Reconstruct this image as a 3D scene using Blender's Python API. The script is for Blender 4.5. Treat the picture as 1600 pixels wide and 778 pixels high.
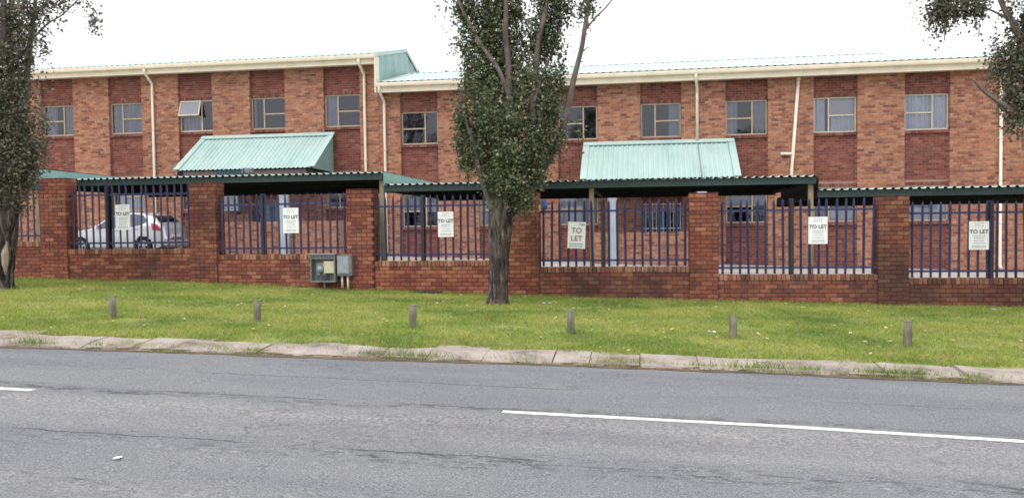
import bpy, math, random
import numpy as np
from mathutils import Vector, Matrix, Euler, noise

for o in list(bpy.data.objects):
    bpy.data.objects.remove(o, do_unlink=True)
random.seed(7)
rng = np.random.default_rng(7)
scene = bpy.context.scene
COL = scene.collection

# ------------------------------------------------------------------ camera
FPX, PW, PH = 1250.0, 1600, 778
YAW, PITCH, ROLL, EYE = 0.1575, -math.atan(44 / 1250.0), -0.013, 1.6
_d = Vector((-math.sin(YAW) * math.cos(PITCH), math.cos(YAW) * math.cos(PITCH), math.sin(PITCH)))
_r0 = Vector((math.cos(YAW), math.sin(YAW), 0))
_u0 = _r0.cross(_d)
_r = _r0 * math.cos(ROLL) + _u0 * math.sin(ROLL)
_u = _u0 * math.cos(ROLL) - _r0 * math.sin(ROLL)
cam_data = bpy.data.cameras.new('camera')
cam_data.sensor_width = 36.0
cam_data.lens = 36.0 * FPX / PW
cam_data.clip_start = 0.05
cam_data.clip_end = 3000
cam = bpy.data.objects.new('camera', cam_data)
COL.objects.link(cam)
M4 = Matrix((_r, _u, -_d)).transposed().to_4x4()
M4.translation = Vector((0, 0, EYE))
cam.matrix_world = M4
scene.camera = cam
scene.render.resolution_x = 1024
scene.render.resolution_y = 497

# ------------------------------------------------------------------ sky and sun (overcast)
SUN_EL, SUN_AZ = math.radians(58), math.radians(205)      # azimuth of the sun seen from the scene, from +Y clockwise
world = bpy.data.worlds.new('World')
scene.world = world
world.use_nodes = True
wn = world.node_tree
wn.nodes.clear()
w_out = wn.nodes.new('ShaderNodeOutputWorld')
w_bg = wn.nodes.new('ShaderNodeBackground')
w_sky = wn.nodes.new('ShaderNodeTexSky')
w_sky.sky_type = 'NISHITA'
w_sky.sun_disc = False
w_sky.sun_elevation = SUN_EL
w_sky.sun_rotation = SUN_AZ
w_sky.dust_density = 4.0
w_hsv = wn.nodes.new('ShaderNodeHueSaturation')
w_hsv.inputs['Saturation'].default_value = 0.25
w_mix = wn.nodes.new('ShaderNodeMix')
w_mix.data_type = 'RGBA'
w_mix.inputs[0].default_value = 0.8                        # a closed white cloud layer over the clear sky
w_mix.inputs[7].default_value = (10.4, 10.3, 10.6, 1)
wn.links.new(w_sky.outputs[0], w_hsv.inputs['Color'])
wn.links.new(w_hsv.outputs[0], w_mix.inputs[6])
wn.links.new(w_mix.outputs[2], w_bg.inputs['Color'])
w_bg.inputs['Strength'].default_value = 0.1
wn.links.new(w_bg.outputs[0], w_out.inputs['Surface'])

sun_data = bpy.data.lights.new('sun', 'SUN')
sun_data.energy = 1.0
sun_data.angle = math.radians(35)
sun_data.color = (1.0, 0.97, 0.93)
sun = bpy.data.objects.new('sun', sun_data)
COL.objects.link(sun)
sdir = Vector((math.sin(SUN_AZ) * math.cos(SUN_EL), math.cos(SUN_AZ) * math.cos(SUN_EL), math.sin(SUN_EL)))
sun.rotation_euler = (-sdir).to_track_quat('-Z', 'Y').to_euler()
sun.location = (0, 0, 40)

scene.view_settings.view_transform = 'Standard'
scene.view_settings.look = 'None'
scene.view_settings.exposure = 0.75
scene.view_settings.gamma = 1.0
scene.cycles.filter_width = 1.7
scene.view_settings.use_curve_mapping = False


# ------------------------------------------------------------------ helpers: points
def ray(px, py):
    return _d + _r * ((px - 800) / FPX) - _u * ((py - 389) / FPX)


def P(px, py, Y):
    """world point at distance Y from the street that lies in the direction of a photo pixel"""
    v = ray(px, py)
    return Vector((0, 0, EYE)) + v * (Y / v.y)


def G(px, py, zf):
    v = ray(px, py)
    lo, hi = 0.5, 200.0
    for _ in range(60):
        m = (lo + hi) / 2
        p = Vector((0, 0, EYE)) + v * m
        if p.z > zf(p.x, p.y):
            lo = m
        else:
            hi = m
    return p


def interp(x, xs, ys):
    return float(np.interp(x, xs, ys))


# ------------------------------------------------------------------ helpers: materials
class NT:
    def __init__(self, name):
        self.m = bpy.data.materials.new(name)
        self.m.use_nodes = True
        self.n = self.m.node_tree.nodes
        self.l = self.m.node_tree.links
        self.n.clear()
        self.out = self.n.new('ShaderNodeOutputMaterial')
        self.b = self.n.new('ShaderNodeBsdfPrincipled')
        self.l.new(self.b.outputs[0], self.out.inputs[0])

    def add(self, t, **kw):
        x = self.n.new(t)
        for k, v in kw.items():
            setattr(x, k, v)
        return x

    def link(self, a, b):
        self.l.new(a, b)

    def pos(self):
        return self.add('ShaderNodeNewGeometry').outputs['Position']

    def noise(self, scale, detail=4, vec=None, stretch=None, rough=0.55):
        v = vec or self.pos()
        if stretch:
            mp = self.add('ShaderNodeMapping')
            mp.inputs['Scale'].default_value = stretch
            self.link(v, mp.inputs['Vector'])
            v = mp.outputs[0]
        t = self.add('ShaderNodeTexNoise')
        t.inputs['Scale'].default_value = scale
        t.inputs['Detail'].default_value = detail
        t.inputs['Roughness'].default_value = rough
        self.link(v, t.inputs['Vector'])
        return t.outputs['Fac']

    def ramp(self, fac, stops, interp='LINEAR'):
        r = self.add('ShaderNodeValToRGB')
        r.color_ramp.interpolation = interp
        el = r.color_ramp.elements
        while len(el) < len(stops):
            el.new(0.5)
        for e, (p, c) in zip(el, stops):
            e.position = p
            e.color = (*c, 1) if len(c) == 3 else c
        self.link(fac, r.inputs[0])
        return r.outputs[0]

    def mix(self, fac, a, b, blend='MIX'):
        x = self.add('ShaderNodeMix', data_type='RGBA', blend_type=blend)
        for s, v in ((0, fac), (6, a), (7, b)):
            if isinstance(v, (int, float)):
                x.inputs[s].default_value = v
            elif isinstance(v, tuple):
                x.inputs[s].default_value = (*v, 1) if len(v) == 3 else v
            else:
                self.link(v, x.inputs[s])
        return x.outputs[2]

    def math(self, op, a, b=0.0):
        x = self.add('ShaderNodeMath', operation=op)
        for i, v in enumerate((a, b)):
            if isinstance(v, (int, float)):
                x.inputs[i].default_value = v
            else:
                self.link(v, x.inputs[i])
        return x.outputs[0]

    def bump(self, h, strength=0.3, dist=0.01):
        x = self.add('ShaderNodeBump')
        x.inputs['Strength'].default_value = strength
        x.inputs['Distance'].default_value = dist
        self.link(h, x.inputs['Height'])
        self.link(x.outputs[0], self.b.inputs['Normal'])

    def rnd(self):
        a = self.add('ShaderNodeNewGeometry').outputs['Random Per Island']
        b = self.add('ShaderNodeObjectInfo').outputs['Random']
        return self.math('FRACT', self.math('ADD', a, b))

    def done(self, col=None, rough=0.8, spec=0.3, metal=0.0):
        if col is not None:
            if isinstance(col, tuple):
                self.b.inputs['Base Color'].default_value = (*col, 1)
            else:
                self.link(col, self.b.inputs['Base Color'])
        if isinstance(rough, (int, float)):
            self.b.inputs['Roughness'].default_value = rough
        else:
            self.link(rough, self.b.inputs['Roughness'])
        self.b.inputs['Specular IOR Level'].default_value = spec
        self.b.inputs['Metallic'].default_value = metal
        return self.m


def plain(name, c, rough=0.6, spec=0.4, var=0.16, scale=3.0, metal=0.0):
    t = NT(name)
    n = t.noise(scale, 5)
    lo = tuple(x * (1 - var) for x in c)
    hi = tuple(min(1, x * (1 + var * 0.7)) for x in c)
    return t.done(t.ramp(n, [(0.3, lo), (0.7, hi)]), rough, spec, metal)


def brick_mat(name, stops, soot=0.0, pale=0.0, drift=0.0):
    t = NT(name)
    c = t.ramp(t.rnd(), stops, 'CONSTANT' if len(stops) > 6 else 'LINEAR')
    g = t.noise(14, 4)
    c = t.mix(0.55, c, t.ramp(g, [(0.3, (0.55, 0.52, 0.52)), (0.7, (1.25, 1.2, 1.15))]), 'MULTIPLY')
    s = t.noise(0.55, 5, stretch=(1, 1, 0.55), rough=0.65)
    if drift:      # the wall is dirtier towards the low end of the street
        sx = t.add('ShaderNodeSeparateXYZ')
        t.link(t.pos(), sx.inputs[0])
        s = t.math('ADD', s, t.math('MULTIPLY', t.math('MAXIMUM', t.math('ADD', sx.outputs['X'], 3.0), 0.0), drift))
    if soot:
        k = t.math('MULTIPLY', t.ramp(s, [(0.5, (0, 0, 0)), (0.68, (1, 1, 1))]), soot)
        c = t.mix(k, c, (0.05, 0.035, 0.032))
    if pale:
        s2 = t.noise(1.7, 5, rough=0.7)
        k2 = t.math('MULTIPLY', t.ramp(s2, [(0.55, (0, 0, 0)), (0.8, (1, 1, 1))]), pale)
        c = t.mix(k2, c, (0.5, 0.4, 0.34))
    # faint rain streaks
    st = t.noise(3.2, 5, stretch=(1, 1, 0.07), rough=0.7)
    c = t.mix(t.ramp(st, [(0.54, (0, 0, 0)), (0.68, (0.3, 0.3, 0.3))]), c, (0.1, 0.06, 0.05))
    t.bump(t.noise(60, 3), 0.4, 0.004)
    return t.done(c, 0.88, 0.2)


M = {}
M['pier_brick'] = brick_mat('pier brick', [(0.0, (0.17, 0.078, 0.06)), (0.12, (0.26, 0.112, 0.076)), (0.34, (0.34, 0.152, 0.094)),
                                           (0.62, (0.395, 0.19, 0.116)), (0.85, (0.44, 0.235, 0.152)), (1.0, (0.29, 0.12, 0.08))], 0.16, 0.2)
M['panel_brick'] = brick_mat('panel brick', [(0.0, (0.13, 0.05, 0.04)), (0.35, (0.188, 0.064, 0.048)), (0.8, (0.23, 0.082, 0.06)), (1.0, (0.275, 0.12, 0.09))], 0.2, 0.16)
M['wall_brick'] = brick_mat('boundary wall brick', [(0.0, (0.15, 0.058, 0.046)), (0.3, (0.205, 0.07, 0.05)), (0.6, (0.25, 0.09, 0.06)),
                                                    (0.88, (0.3, 0.122, 0.077)), (1.0, (0.35, 0.165, 0.105))], 0.75, 0.15, 0.012)
M['coping_brick'] = brick_mat('coping brick', [(0.0, (0.14, 0.062, 0.048)), (0.4, (0.24, 0.105, 0.07)), (0.8, (0.33, 0.165, 0.105)), (1.0, (0.38, 0.21, 0.135))], 0.7, 0.12, 0.01)
M['mortar'] = plain('mortar', (0.36, 0.27, 0.22), 0.95, 0.1)
M['panel_mortar'] = plain('panel mortar', (0.32, 0.2, 0.17), 0.95, 0.1)
M['wall_mortar'] = plain('dark mortar', (0.07, 0.045, 0.038), 0.95, 0.1)
M['cream'] = plain('cream gutter paint', (0.72, 0.64, 0.5), 0.45, 0.4, 0.1)
M['pipe'] = plain('cream pipe', (0.74, 0.65, 0.54), 0.5, 0.4, 0.1)
M['frame'] = plain('tan window frame', (0.42, 0.33, 0.23), 0.55, 0.4, 0.1)
M['frame_light'] = plain('pale window frame', (0.52, 0.47, 0.36), 0.55, 0.4, 0.1)
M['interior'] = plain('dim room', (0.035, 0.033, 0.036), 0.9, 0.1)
M['soffit_brown'] = plain('brown soffit board', (0.13, 0.1, 0.1), 0.8, 0.2)
M['sky_reflection'] = plain('frosted pane', (0.2, 0.21, 0.24), 0.25, 0.5, 0.05)  # clear pane in life; the sky's reflection is painted as flat grey
M['sill'] = brick_mat('sill brick', [(0.0, (0.12, 0.05, 0.045)), (0.5, (0.2, 0.08, 0.066)), (1.0, (0.27, 0.12, 0.095))], 0.2, 0.1)
M['curtain'] = plain('white curtain', (0.72, 0.73, 0.77), 0.9, 0.1, 0.1)
M['curtain_grey'] = plain('grey curtain', (0.36, 0.36, 0.4), 0.9, 0.1, 0.12)
M['blind'] = plain('pale blind', (0.62, 0.6, 0.58), 0.9, 0.1, 0.06)
M['white'] = plain('off white paint', (0.68, 0.7, 0.74), 0.5, 0.4, 0.07)
M['column'] = plain('pale column paint', (0.36, 0.41, 0.48), 0.6, 0.3, 0.12)
M['blue'] = plain('blue fence paint', (0.036, 0.04, 0.11), 0.45, 0.5, 0.3, 6)
M['post_blue'] = plain('dark blue post paint', (0.016, 0.017, 0.036), 0.5, 0.5, 0.25)
M['blue_door'] = plain('blue grey door paint', (0.09, 0.19, 0.36), 0.5, 0.4, 0.12)
M['dark'] = plain('near black', (0.015, 0.016, 0.018), 0.7, 0.3)
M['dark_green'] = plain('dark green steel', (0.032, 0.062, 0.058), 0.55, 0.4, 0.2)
M['under'] = plain('shade-dark underside', (0.028, 0.036, 0.036), 0.7, 0.2, 0.2)  # roof shade put into the colour, since bounced light would brighten it
M['tan_steel'] = plain('tan steel post', (0.36, 0.29, 0.18), 0.6, 0.3, 0.15)
M['grey_box'] = plain('grey box paint', (0.17, 0.18, 0.185), 0.6, 0.3, 0.25, 8)
M['grey_lid'] = plain('grey lid paint', (0.27, 0.31, 0.34), 0.5, 0.4, 0.14, 6)
M['box_in'] = plain('box inside', (0.08, 0.08, 0.085), 0.8, 0.2, 0.3, 12)
M['cream_card'] = plain('cream card', (0.55, 0.52, 0.36), 0.8, 0.2, 0.12, 10)
M['sign_white'] = plain('sign board white', (0.82, 0.84, 0.84), 0.5, 0.4, 0.04)
M['ink'] = plain('sign grey ink', (0.14, 0.13, 0.15), 0.7, 0.2, 0.05)
M['ink_pale'] = plain('sign pale ink', (0.4, 0.42, 0.44), 0.7, 0.2, 0.05)
M['ink_teal'] = plain('sign teal ink', (0.2, 0.34, 0.36), 0.7, 0.2, 0.05)
M['ink_red'] = plain('sign red ink', (0.34, 0.13, 0.14), 0.7, 0.2, 0.05)
M['number_ink'] = plain('number ink', (0.2, 0.26, 0.28), 0.6, 0.2)
M['number_board'] = plain('number board', (0.025, 0.07, 0.085), 0.5, 0.3)
M['red'] = plain('red enamel', (0.42, 0.05, 0.05), 0.4, 0.5, 0.1)
M['slab_dark'] = plain('dark slab', (0.045, 0.035, 0.035), 0.9, 0.2, 0.3, 9)
M['paper'] = plain('paper', (0.75, 0.77, 0.76), 0.8, 0.2, 0.06)
M['plastic_blue'] = plain('blue plastic', (0.03, 0.1, 0.36), 0.4, 0.5)
M['rag_yellow'] = plain('yellow rag', (0.6, 0.5, 0.2), 0.8, 0.2)


def teal_mat(name, c, dirt, matt=False):
    t = NT(name)
    n = t.noise(2.6, 6, stretch=(1, 0.16, 0.16), rough=0.7)
    n2 = t.noise(0.7, 4)
    col = t.mix(t.math('MULTIPLY', t.ramp(n, [(0.46, (0, 0, 0)), (0.62, (1, 1, 1))]), dirt), c, tuple(x * 0.74 + 0.01 for x in c))
    col = t.mix(t.ramp(n2, [(0.42, (0, 0, 0)), (0.62, (0.45, 0.45, 0.45))]), col, tuple(min(1, x * 0.8 + 0.16) for x in c))
    if matt:
        return t.done(col, 0.9, 0.06)
    return t.done(col, t.ramp(t.noise(4), [(0.3, (0.38,) * 3), (0.7, (0.6,) * 3)]), 0.45)


M['teal'] = teal_mat('mint roof sheet', (0.36, 0.505, 0.47), 0.5)
M['teal_side_shade'] = teal_mat('shaded teal cladding', (0.19, 0.34, 0.32), 0.5)  # darker copy of the mint sheet: shade of upright faces painted in
M['roof_pale'] = teal_mat('faded sky-washed roof sheet', (0.46, 0.56, 0.53), 0.45, True)  # base paled by grazing sky reflection put into the colour, besides fading


def glass_mat(name, tint, refl, rough=0.03):
    t = NT(name)
    t.n.remove(t.b)
    tr = t.add('ShaderNodeBsdfTransparent')
    tr.inputs[0].default_value = (*tint, 1)
    gl = t.add('ShaderNodeBsdfGlossy')
    gl.inputs['Color'].default_value = (0.86, 0.9, 1.0, 1)
    gl.inputs['Roughness'].default_value = rough
    fr = t.add('ShaderNodeFresnel')
    fr.inputs['IOR'].default_value = 1.5
    nz = t.noise(1.3, 3)
    bp = t.add('ShaderNodeBump')
    bp.inputs['Strength'].default_value = 0.12
    bp.inputs['Distance'].default_value = 0.03
    t.link(nz, bp.inputs['Height'])
    t.link(bp.outputs[0], gl.inputs['Normal'])
    mx = t.add('ShaderNodeMixShader')
    t.link(t.math('MINIMUM', t.math('ADD', fr.outputs[0], refl), 1.0), mx.inputs[0])
    t.link(tr.outputs[0], mx.inputs[1])
    t.link(gl.outputs[0], mx.inputs[2])
    t.link(mx.outputs[0], t.out.inputs[0])
    return t.m


M['glass'] = glass_mat('window glass', (0.75, 0.77, 0.82), 0.035)
M['car_glass'] = glass_mat('car glass', (0.18, 0.2, 0.24), 0.06)


def bark_mat():
    t = NT('grey bark')
    n = t.noise(17, 7, stretch=(1, 1, 0.16), rough=0.7)
    n2 = t.noise(1.4, 4, stretch=(1, 1, 0.6))
    c = t.ramp(n, [(0.41, (0.012, 0.01, 0.009)), (0.49, (0.05, 0.04, 0.036)), (0.56, (0.11, 0.09, 0.08)), (0.64, (0.24, 0.2, 0.185))])
    c = t.mix(t.ramp(n2, [(0.5, (0, 0, 0)), (0.66, (0.55, 0.55, 0.55))]), c, (0.2, 0.165, 0.145), 'MIX')
    t.bump(n, 1.0, 0.06)
    return t.done(c, 0.92, 0.15)


def limb_mat():
    t = NT('smooth limb bark')
    n = t.noise(6, 5, stretch=(1, 1, 0.4), rough=0.6)
    c = t.ramp(n, [(0.3, (0.075, 0.062, 0.057)), (0.7, (0.2, 0.17, 0.155))])
    t.bump(n, 0.5, 0.01)
    return t.done(c, 0.9, 0.15)


M['bark'] = bark_mat()
M['scar'] = plain('bare wood scar', (0.34, 0.27, 0.22), 0.9, 0.1, 0.35, 14)
M['limb'] = limb_mat()


def leaf_mat(name, stops):
    t = NT(name)
    r = t.add('ShaderNodeNewGeometry').outputs['Random Per Island']
    c = t.ramp(r, stops)
    n = t.noise(1.1, 3)
    c = t.mix(0.7, c, t.ramp(n, [(0.35, (0.6, 0.62, 0.6)), (0.65, (1.3, 1.25, 1.15))]), 'MULTIPLY')
    t.done(c, 0.6, 0.3)
    tl = t.add('ShaderNodeBsdfTranslucent')
    t.link(c, tl.inputs['Color'])
    mx = t.add('ShaderNodeMixShader')
    mx.inputs[0].default_value = 0.28
    t.link(t.b.outputs[0], mx.inputs[1])
    t.link(tl.outputs[0], mx.inputs[2])
    t.link(mx.outputs[0], t.out.inputs[0])
    return t.m


M['leaf'] = leaf_mat('poplar leaf', [(0.0, (0.05, 0.07, 0.038)), (0.4, (0.095, 0.13, 0.066)), (0.7, (0.155, 0.19, 0.105)), (0.9, (0.26, 0.28, 0.18)), (1.0, (0.36, 0.31, 0.25))])
M['leaf_dull'] = leaf_mat('dull leaf', [(0.0, (0.07, 0.074, 0.058)), (0.5, (0.13, 0.14, 0.1)), (0.8, (0.2, 0.19, 0.155)), (1.0, (0.3, 0.23, 0.21))])


def grass_mat(name, blades):
    t = NT(name)
    n = t.noise(0.55, 4, rough=0.6)
    n2 = t.noise(3.5, 4, rough=0.65)
    c = t.ramp(n, [(0.36, (0.155, 0.24, 0.05)), (0.48, (0.25, 0.33, 0.075)), (0.6, (0.35, 0.395, 0.112))])
    c = t.mix(t.ramp(n2, [(0.5, (0, 0, 0)), (0.68, (0.7, 0.7, 0.7))]), c, (0.38, 0.36, 0.16))
    if blades:
        r = t.add('ShaderNodeNewGeometry').outputs['Random Per Island']
        c = t.mix(0.8, c, t.ramp(r, [(0.0, (0.5, 0.55, 0.45)), (0.6, (1.05, 1.05, 1.0)), (0.94, (1.35, 1.25, 1.1)), (1.0, (1.9, 1.6, 1.6))]), 'MULTIPLY')
        t.done(c, 0.75, 0.15)
        tl = t.add('ShaderNodeBsdfTranslucent')
        t.link(c, tl.inputs['Color'])
        mx = t.add('ShaderNodeMixShader')
        mx.inputs[0].default_value = 0.35
        t.link(t.b.outputs[0], mx.inputs[1])
        t.link(tl.outputs[0], mx.inputs[2])
        t.link(mx.outputs[0], t.out.inputs[0])
        return t.m
    c = t.mix(0.4, c, (0.1, 0.085, 0.045))
    return t.done(c, 0.95, 0.1)


M['grass'] = grass_mat('lawn blades', True)
M['turf'] = grass_mat('turf soil', False)


def asphalt_mat():
    t = NT('worn asphalt')
    pos = t.pos()
    sep = t.add('ShaderNodeSeparateXYZ')
    t.link(pos, sep.inputs[0])
    fine = t.noise(85, 3, rough=0.7)
    mid = t.noise(1.1, 5, stretch=(0.25, 1.3, 1), rough=0.6)
    c = t.ramp(fine, [(0.3, (0.068, 0.071, 0.079)), (0.5, (0.163, 0.169, 0.181)), (0.7, (0.31, 0.316, 0.328))])
    c = t.mix(0.65, c, t.ramp(mid, [(0.3, (0.72, 0.72, 0.76)), (0.5, (1.0, 1.0, 1.0)), (0.72, (1.22, 1.19, 1.14))]), 'MULTIPLY')
    # coarse, stone-rich wheel tracks of paler chippings
    chip = t.noise(30, 4, rough=0.75)
    wob = t.math('MULTIPLY', t.math('SUBTRACT', t.noise(0.5, 4, stretch=(0.7, 0.2, 1)), 0.5), 0.8)
    y = t.math('ADD', sep.outputs['Y'], wob)

    def band(y0, w):
        d = t.math('ABSOLUTE', t.math('SUBTRACT', y, y0))
        return t.math('MAXIMUM', t.math('SUBTRACT', 1.0, t.math('DIVIDE', d, w)), 0.0)
    for y0, w, k in ((6.1, 0.45, 0.55), (5.55, 0.35, 0.3), (4.2, 0.3, 0.3)):
        k2 = t.math('MULTIPLY', band(y0, w), t.math('MULTIPLY', t.ramp(chip, [(0.45, (0, 0, 0)), (0.62, (1, 1, 1))]), k))
        c = t.mix(k2, c, (0.46, 0.43, 0.38))
    # ravelled, stone-torn strips along the old joints
    pat = t.noise(11, 6, stretch=(0.5, 1.5, 1), rough=0.8)
    big = t.noise(0.8, 3, stretch=(0.6, 1.2, 1))
    for y0, w, k, a, b in ((6.52, 0.16, 0.8, 0.47, 0.56), (5.1, 0.3, 0.95, 0.5, 0.58), (7.5, 0.2, 0.55, 0.52, 0.6), (4.3, 0.25, 0.6, 0.52, 0.6), (8.0, 0.3, 0.4, 0.55, 0.62)):
        k2 = t.math('MULTIPLY', t.math('MULTIPLY', band(y0, w), t.ramp(big, [(0.36, (0.15,) * 3), (0.6, (1,) * 3)])), t.math('MULTIPLY', t.ramp(pat, [(a, (0, 0, 0)), (b, (1, 1, 1))]), k * 1.3))
        c = t.mix(t.math('MINIMUM', k2, 0.85), c, (0.05, 0.05, 0.053))
        k3 = t.math('MULTIPLY', band(y0 - 0.05, w * 0.7), t.math('MULTIPLY', t.ramp(t.noise(17, 5, stretch=(0.5, 1.6, 1), rough=0.8), [(0.56, (0, 0, 0)), (0.64, (1, 1, 1))]), k * 0.6))
        c = t.mix(t.math('MINIMUM', k3, 0.6), c, (0.42, 0.41, 0.4))
    # thin open cracks
    wob2 = t.math('MULTIPLY', t.math('SUBTRACT', t.noise(1.3, 6, stretch=(1, 0.05, 1), rough=0.7), 0.5), 0.22)
    yc = t.math('ADD', sep.outputs['Y'], wob2)
    for y0, g0_ in ((7.42, 0.47), (6.55, 0.5), (5.2, 0.48)):
        d = t.math('ABSOLUTE', t.math('SUBTRACT', yc, y0))
        ck = t.ramp(d, [(0.006, (1, 1, 1)), (0.016, (0, 0, 0))])
        gt = t.ramp(t.noise(0.6, 4, stretch=(1, 0.1, 1)), [(g0_, (0, 0, 0)), (g0_ + .08, (0.8, 0.8, 0.8))])
        c = t.mix(t.math('MULTIPLY', ck, gt), c, (0.035, 0.035, 0.037))
    v = t.add('ShaderNodeTexVoronoi', feature='DISTANCE_TO_EDGE')
    mp = t.add('ShaderNodeMapping')
    mp.inputs['Scale'].default_value = (0.35, 1.1, 1)
    wv = t.add('ShaderNodeVectorMath', operation='ADD')
    nn = t.add('ShaderNodeTexNoise')
    nn.inputs['Scale'].default_value = 2.5
    t.link(pos, nn.inputs['Vector'])
    t.link(pos, wv.inputs[0])
    t.link(nn.outputs['Color'], wv.inputs[1])
    t.link(wv.outputs[0], mp.inputs['Vector'])
    t.link(mp.outputs[0], v.inputs['Vector'])
    v.inputs['Scale'].default_value = 1.0
    crack = t.ramp(v.outputs['Distance'], [(0.0, (1, 1, 1)), (0.012, (0, 0, 0))])
    gate = t.ramp(t.noise(0.45, 3), [(0.5, (0, 0, 0)), (0.62, (0.55, 0.55, 0.55))])
    c = t.mix(t.math('MULTIPLY', crack, gate), c, (0.05, 0.05, 0.05))
    h = t.math('ADD', t.math('MULTIPLY', fine, 0.6), t.math('MULTIPLY', chip, 0.5))
    t.bump(h, 0.6, 0.012)
    return t.done(c, 0.82, 0.3)


M['asphalt'] = asphalt_mat()


def line_mat():
    t = NT('road paint')
    n = t.noise(26, 5, rough=0.75)
    c = t.ramp(n, [(0.33, (0.28, 0.28, 0.27)), (0.46, (0.66, 0.66, 0.64)), (0.7, (0.78, 0.78, 0.76))])
    t.bump(n, 0.3, 0.004)
    return t.done(c, 0.7, 0.3)


M['line'] = line_mat()


def slab_mat():
    t = NT('kerb concrete')
    n = t.noise(2.2, 6, rough=0.68)
    f = t.noise(40, 4, rough=0.7)
    c = t.ramp(n, [(0.34, (0.17, 0.14, 0.115)), (0.46, (0.31, 0.27, 0.238)), (0.62, (0.41, 0.365, 0.328))])
    c = t.mix(0.5, c, t.ramp(f, [(0.3, (0.62, 0.62, 0.62)), (0.7, (1.2, 1.2, 1.2))]), 'MULTIPLY')
    c = t.mix(0.35, c, t.ramp(t.rnd(), [(0, (0.78, 0.77, 0.76)), (1, (1.1, 1.08, 1.05))]), 'MULTIPLY')
    t.bump(f, 0.5, 0.01)
    return t.done(c, 0.92, 0.2)


M['slab'] = slab_mat()


def yard_mat():
    t = NT('pale yard concrete')
    n = t.noise(1.3, 5, rough=0.6)
    c = t.ramp(n, [(0.36, (0.33, 0.3, 0.26)), (0.64, (0.46, 0.43, 0.38))])
    return t.done(c, 0.9, 0.2)


M['yard'] = yard_mat()
M['soil'] = plain('bare soil', (0.13, 0.1, 0.07), 0.95, 0.1, 0.35, 5)


def timber_mat():
    t = NT('weathered timber post')
    n = t.noise(22, 5, stretch=(1, 1, 0.12), rough=0.7)
    c = t.ramp(n, [(0.3, (0.085, 0.08, 0.06)), (0.55, (0.19, 0.18, 0.14)), (0.75, (0.28, 0.26, 0.21))])
    t.bump(n, 0.7, 0.01)
    return t.done(c, 0.9, 0.2)


M['timber'] = timber_mat()
_t = NT('silver car paint')
_t.b.inputs['Coat Weight'].default_value = 0.6
_t.b.inputs['Coat Roughness'].default_value = 0.08
M['silver'] = _t.done((0.52, 0.53, 0.57), 0.34, 0.5, 0.45)
M['tyre'] = plain('tyre rubber', (0.02, 0.02, 0.022), 0.85, 0.2)
M['rim'] = plain('alloy rim', (0.3, 0.31, 0.33), 0.35, 0.5, 0.1, metal=0.6)
M['tail'] = plain('tail lamp red', (0.4, 0.02, 0.03), 0.25, 0.5)

# ------------------------------------------------------------------ helpers: meshes and objects
WORLDLOC = {}


def mk(name, mesh, mat=None, parent=None, loc=(0, 0, 0)):
    o = bpy.data.objects.new(name, mesh)
    COL.objects.link(o)
    if mat is not None and mesh is not None and len(mesh.materials) == 0:
        for m_ in (mat if isinstance(mat, (list, tuple)) else [mat]):
            mesh.materials.append(M[m_] if isinstance(m_, str) else m_)
    wl = Vector(loc)
    if parent is not None:
        o.parent = parent
        o.location = wl - WORLDLOC[parent]
    else:
        o.location = wl
    WORLDLOC[o] = wl
    return o


def tag(o, label=None, cat=None, group=None, kind=None):
    if label:
        o['label'] = label
    if cat:
        o['category'] = cat
    if group:
        o['group'] = group
    if kind:
        o['kind'] = kind
    return o


def thing(name, label, cat, loc, group=None):
    o = mk(name, None, loc=loc)
    o.empty_display_size = 0.2
    return tag(o, label, cat, group)


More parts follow.
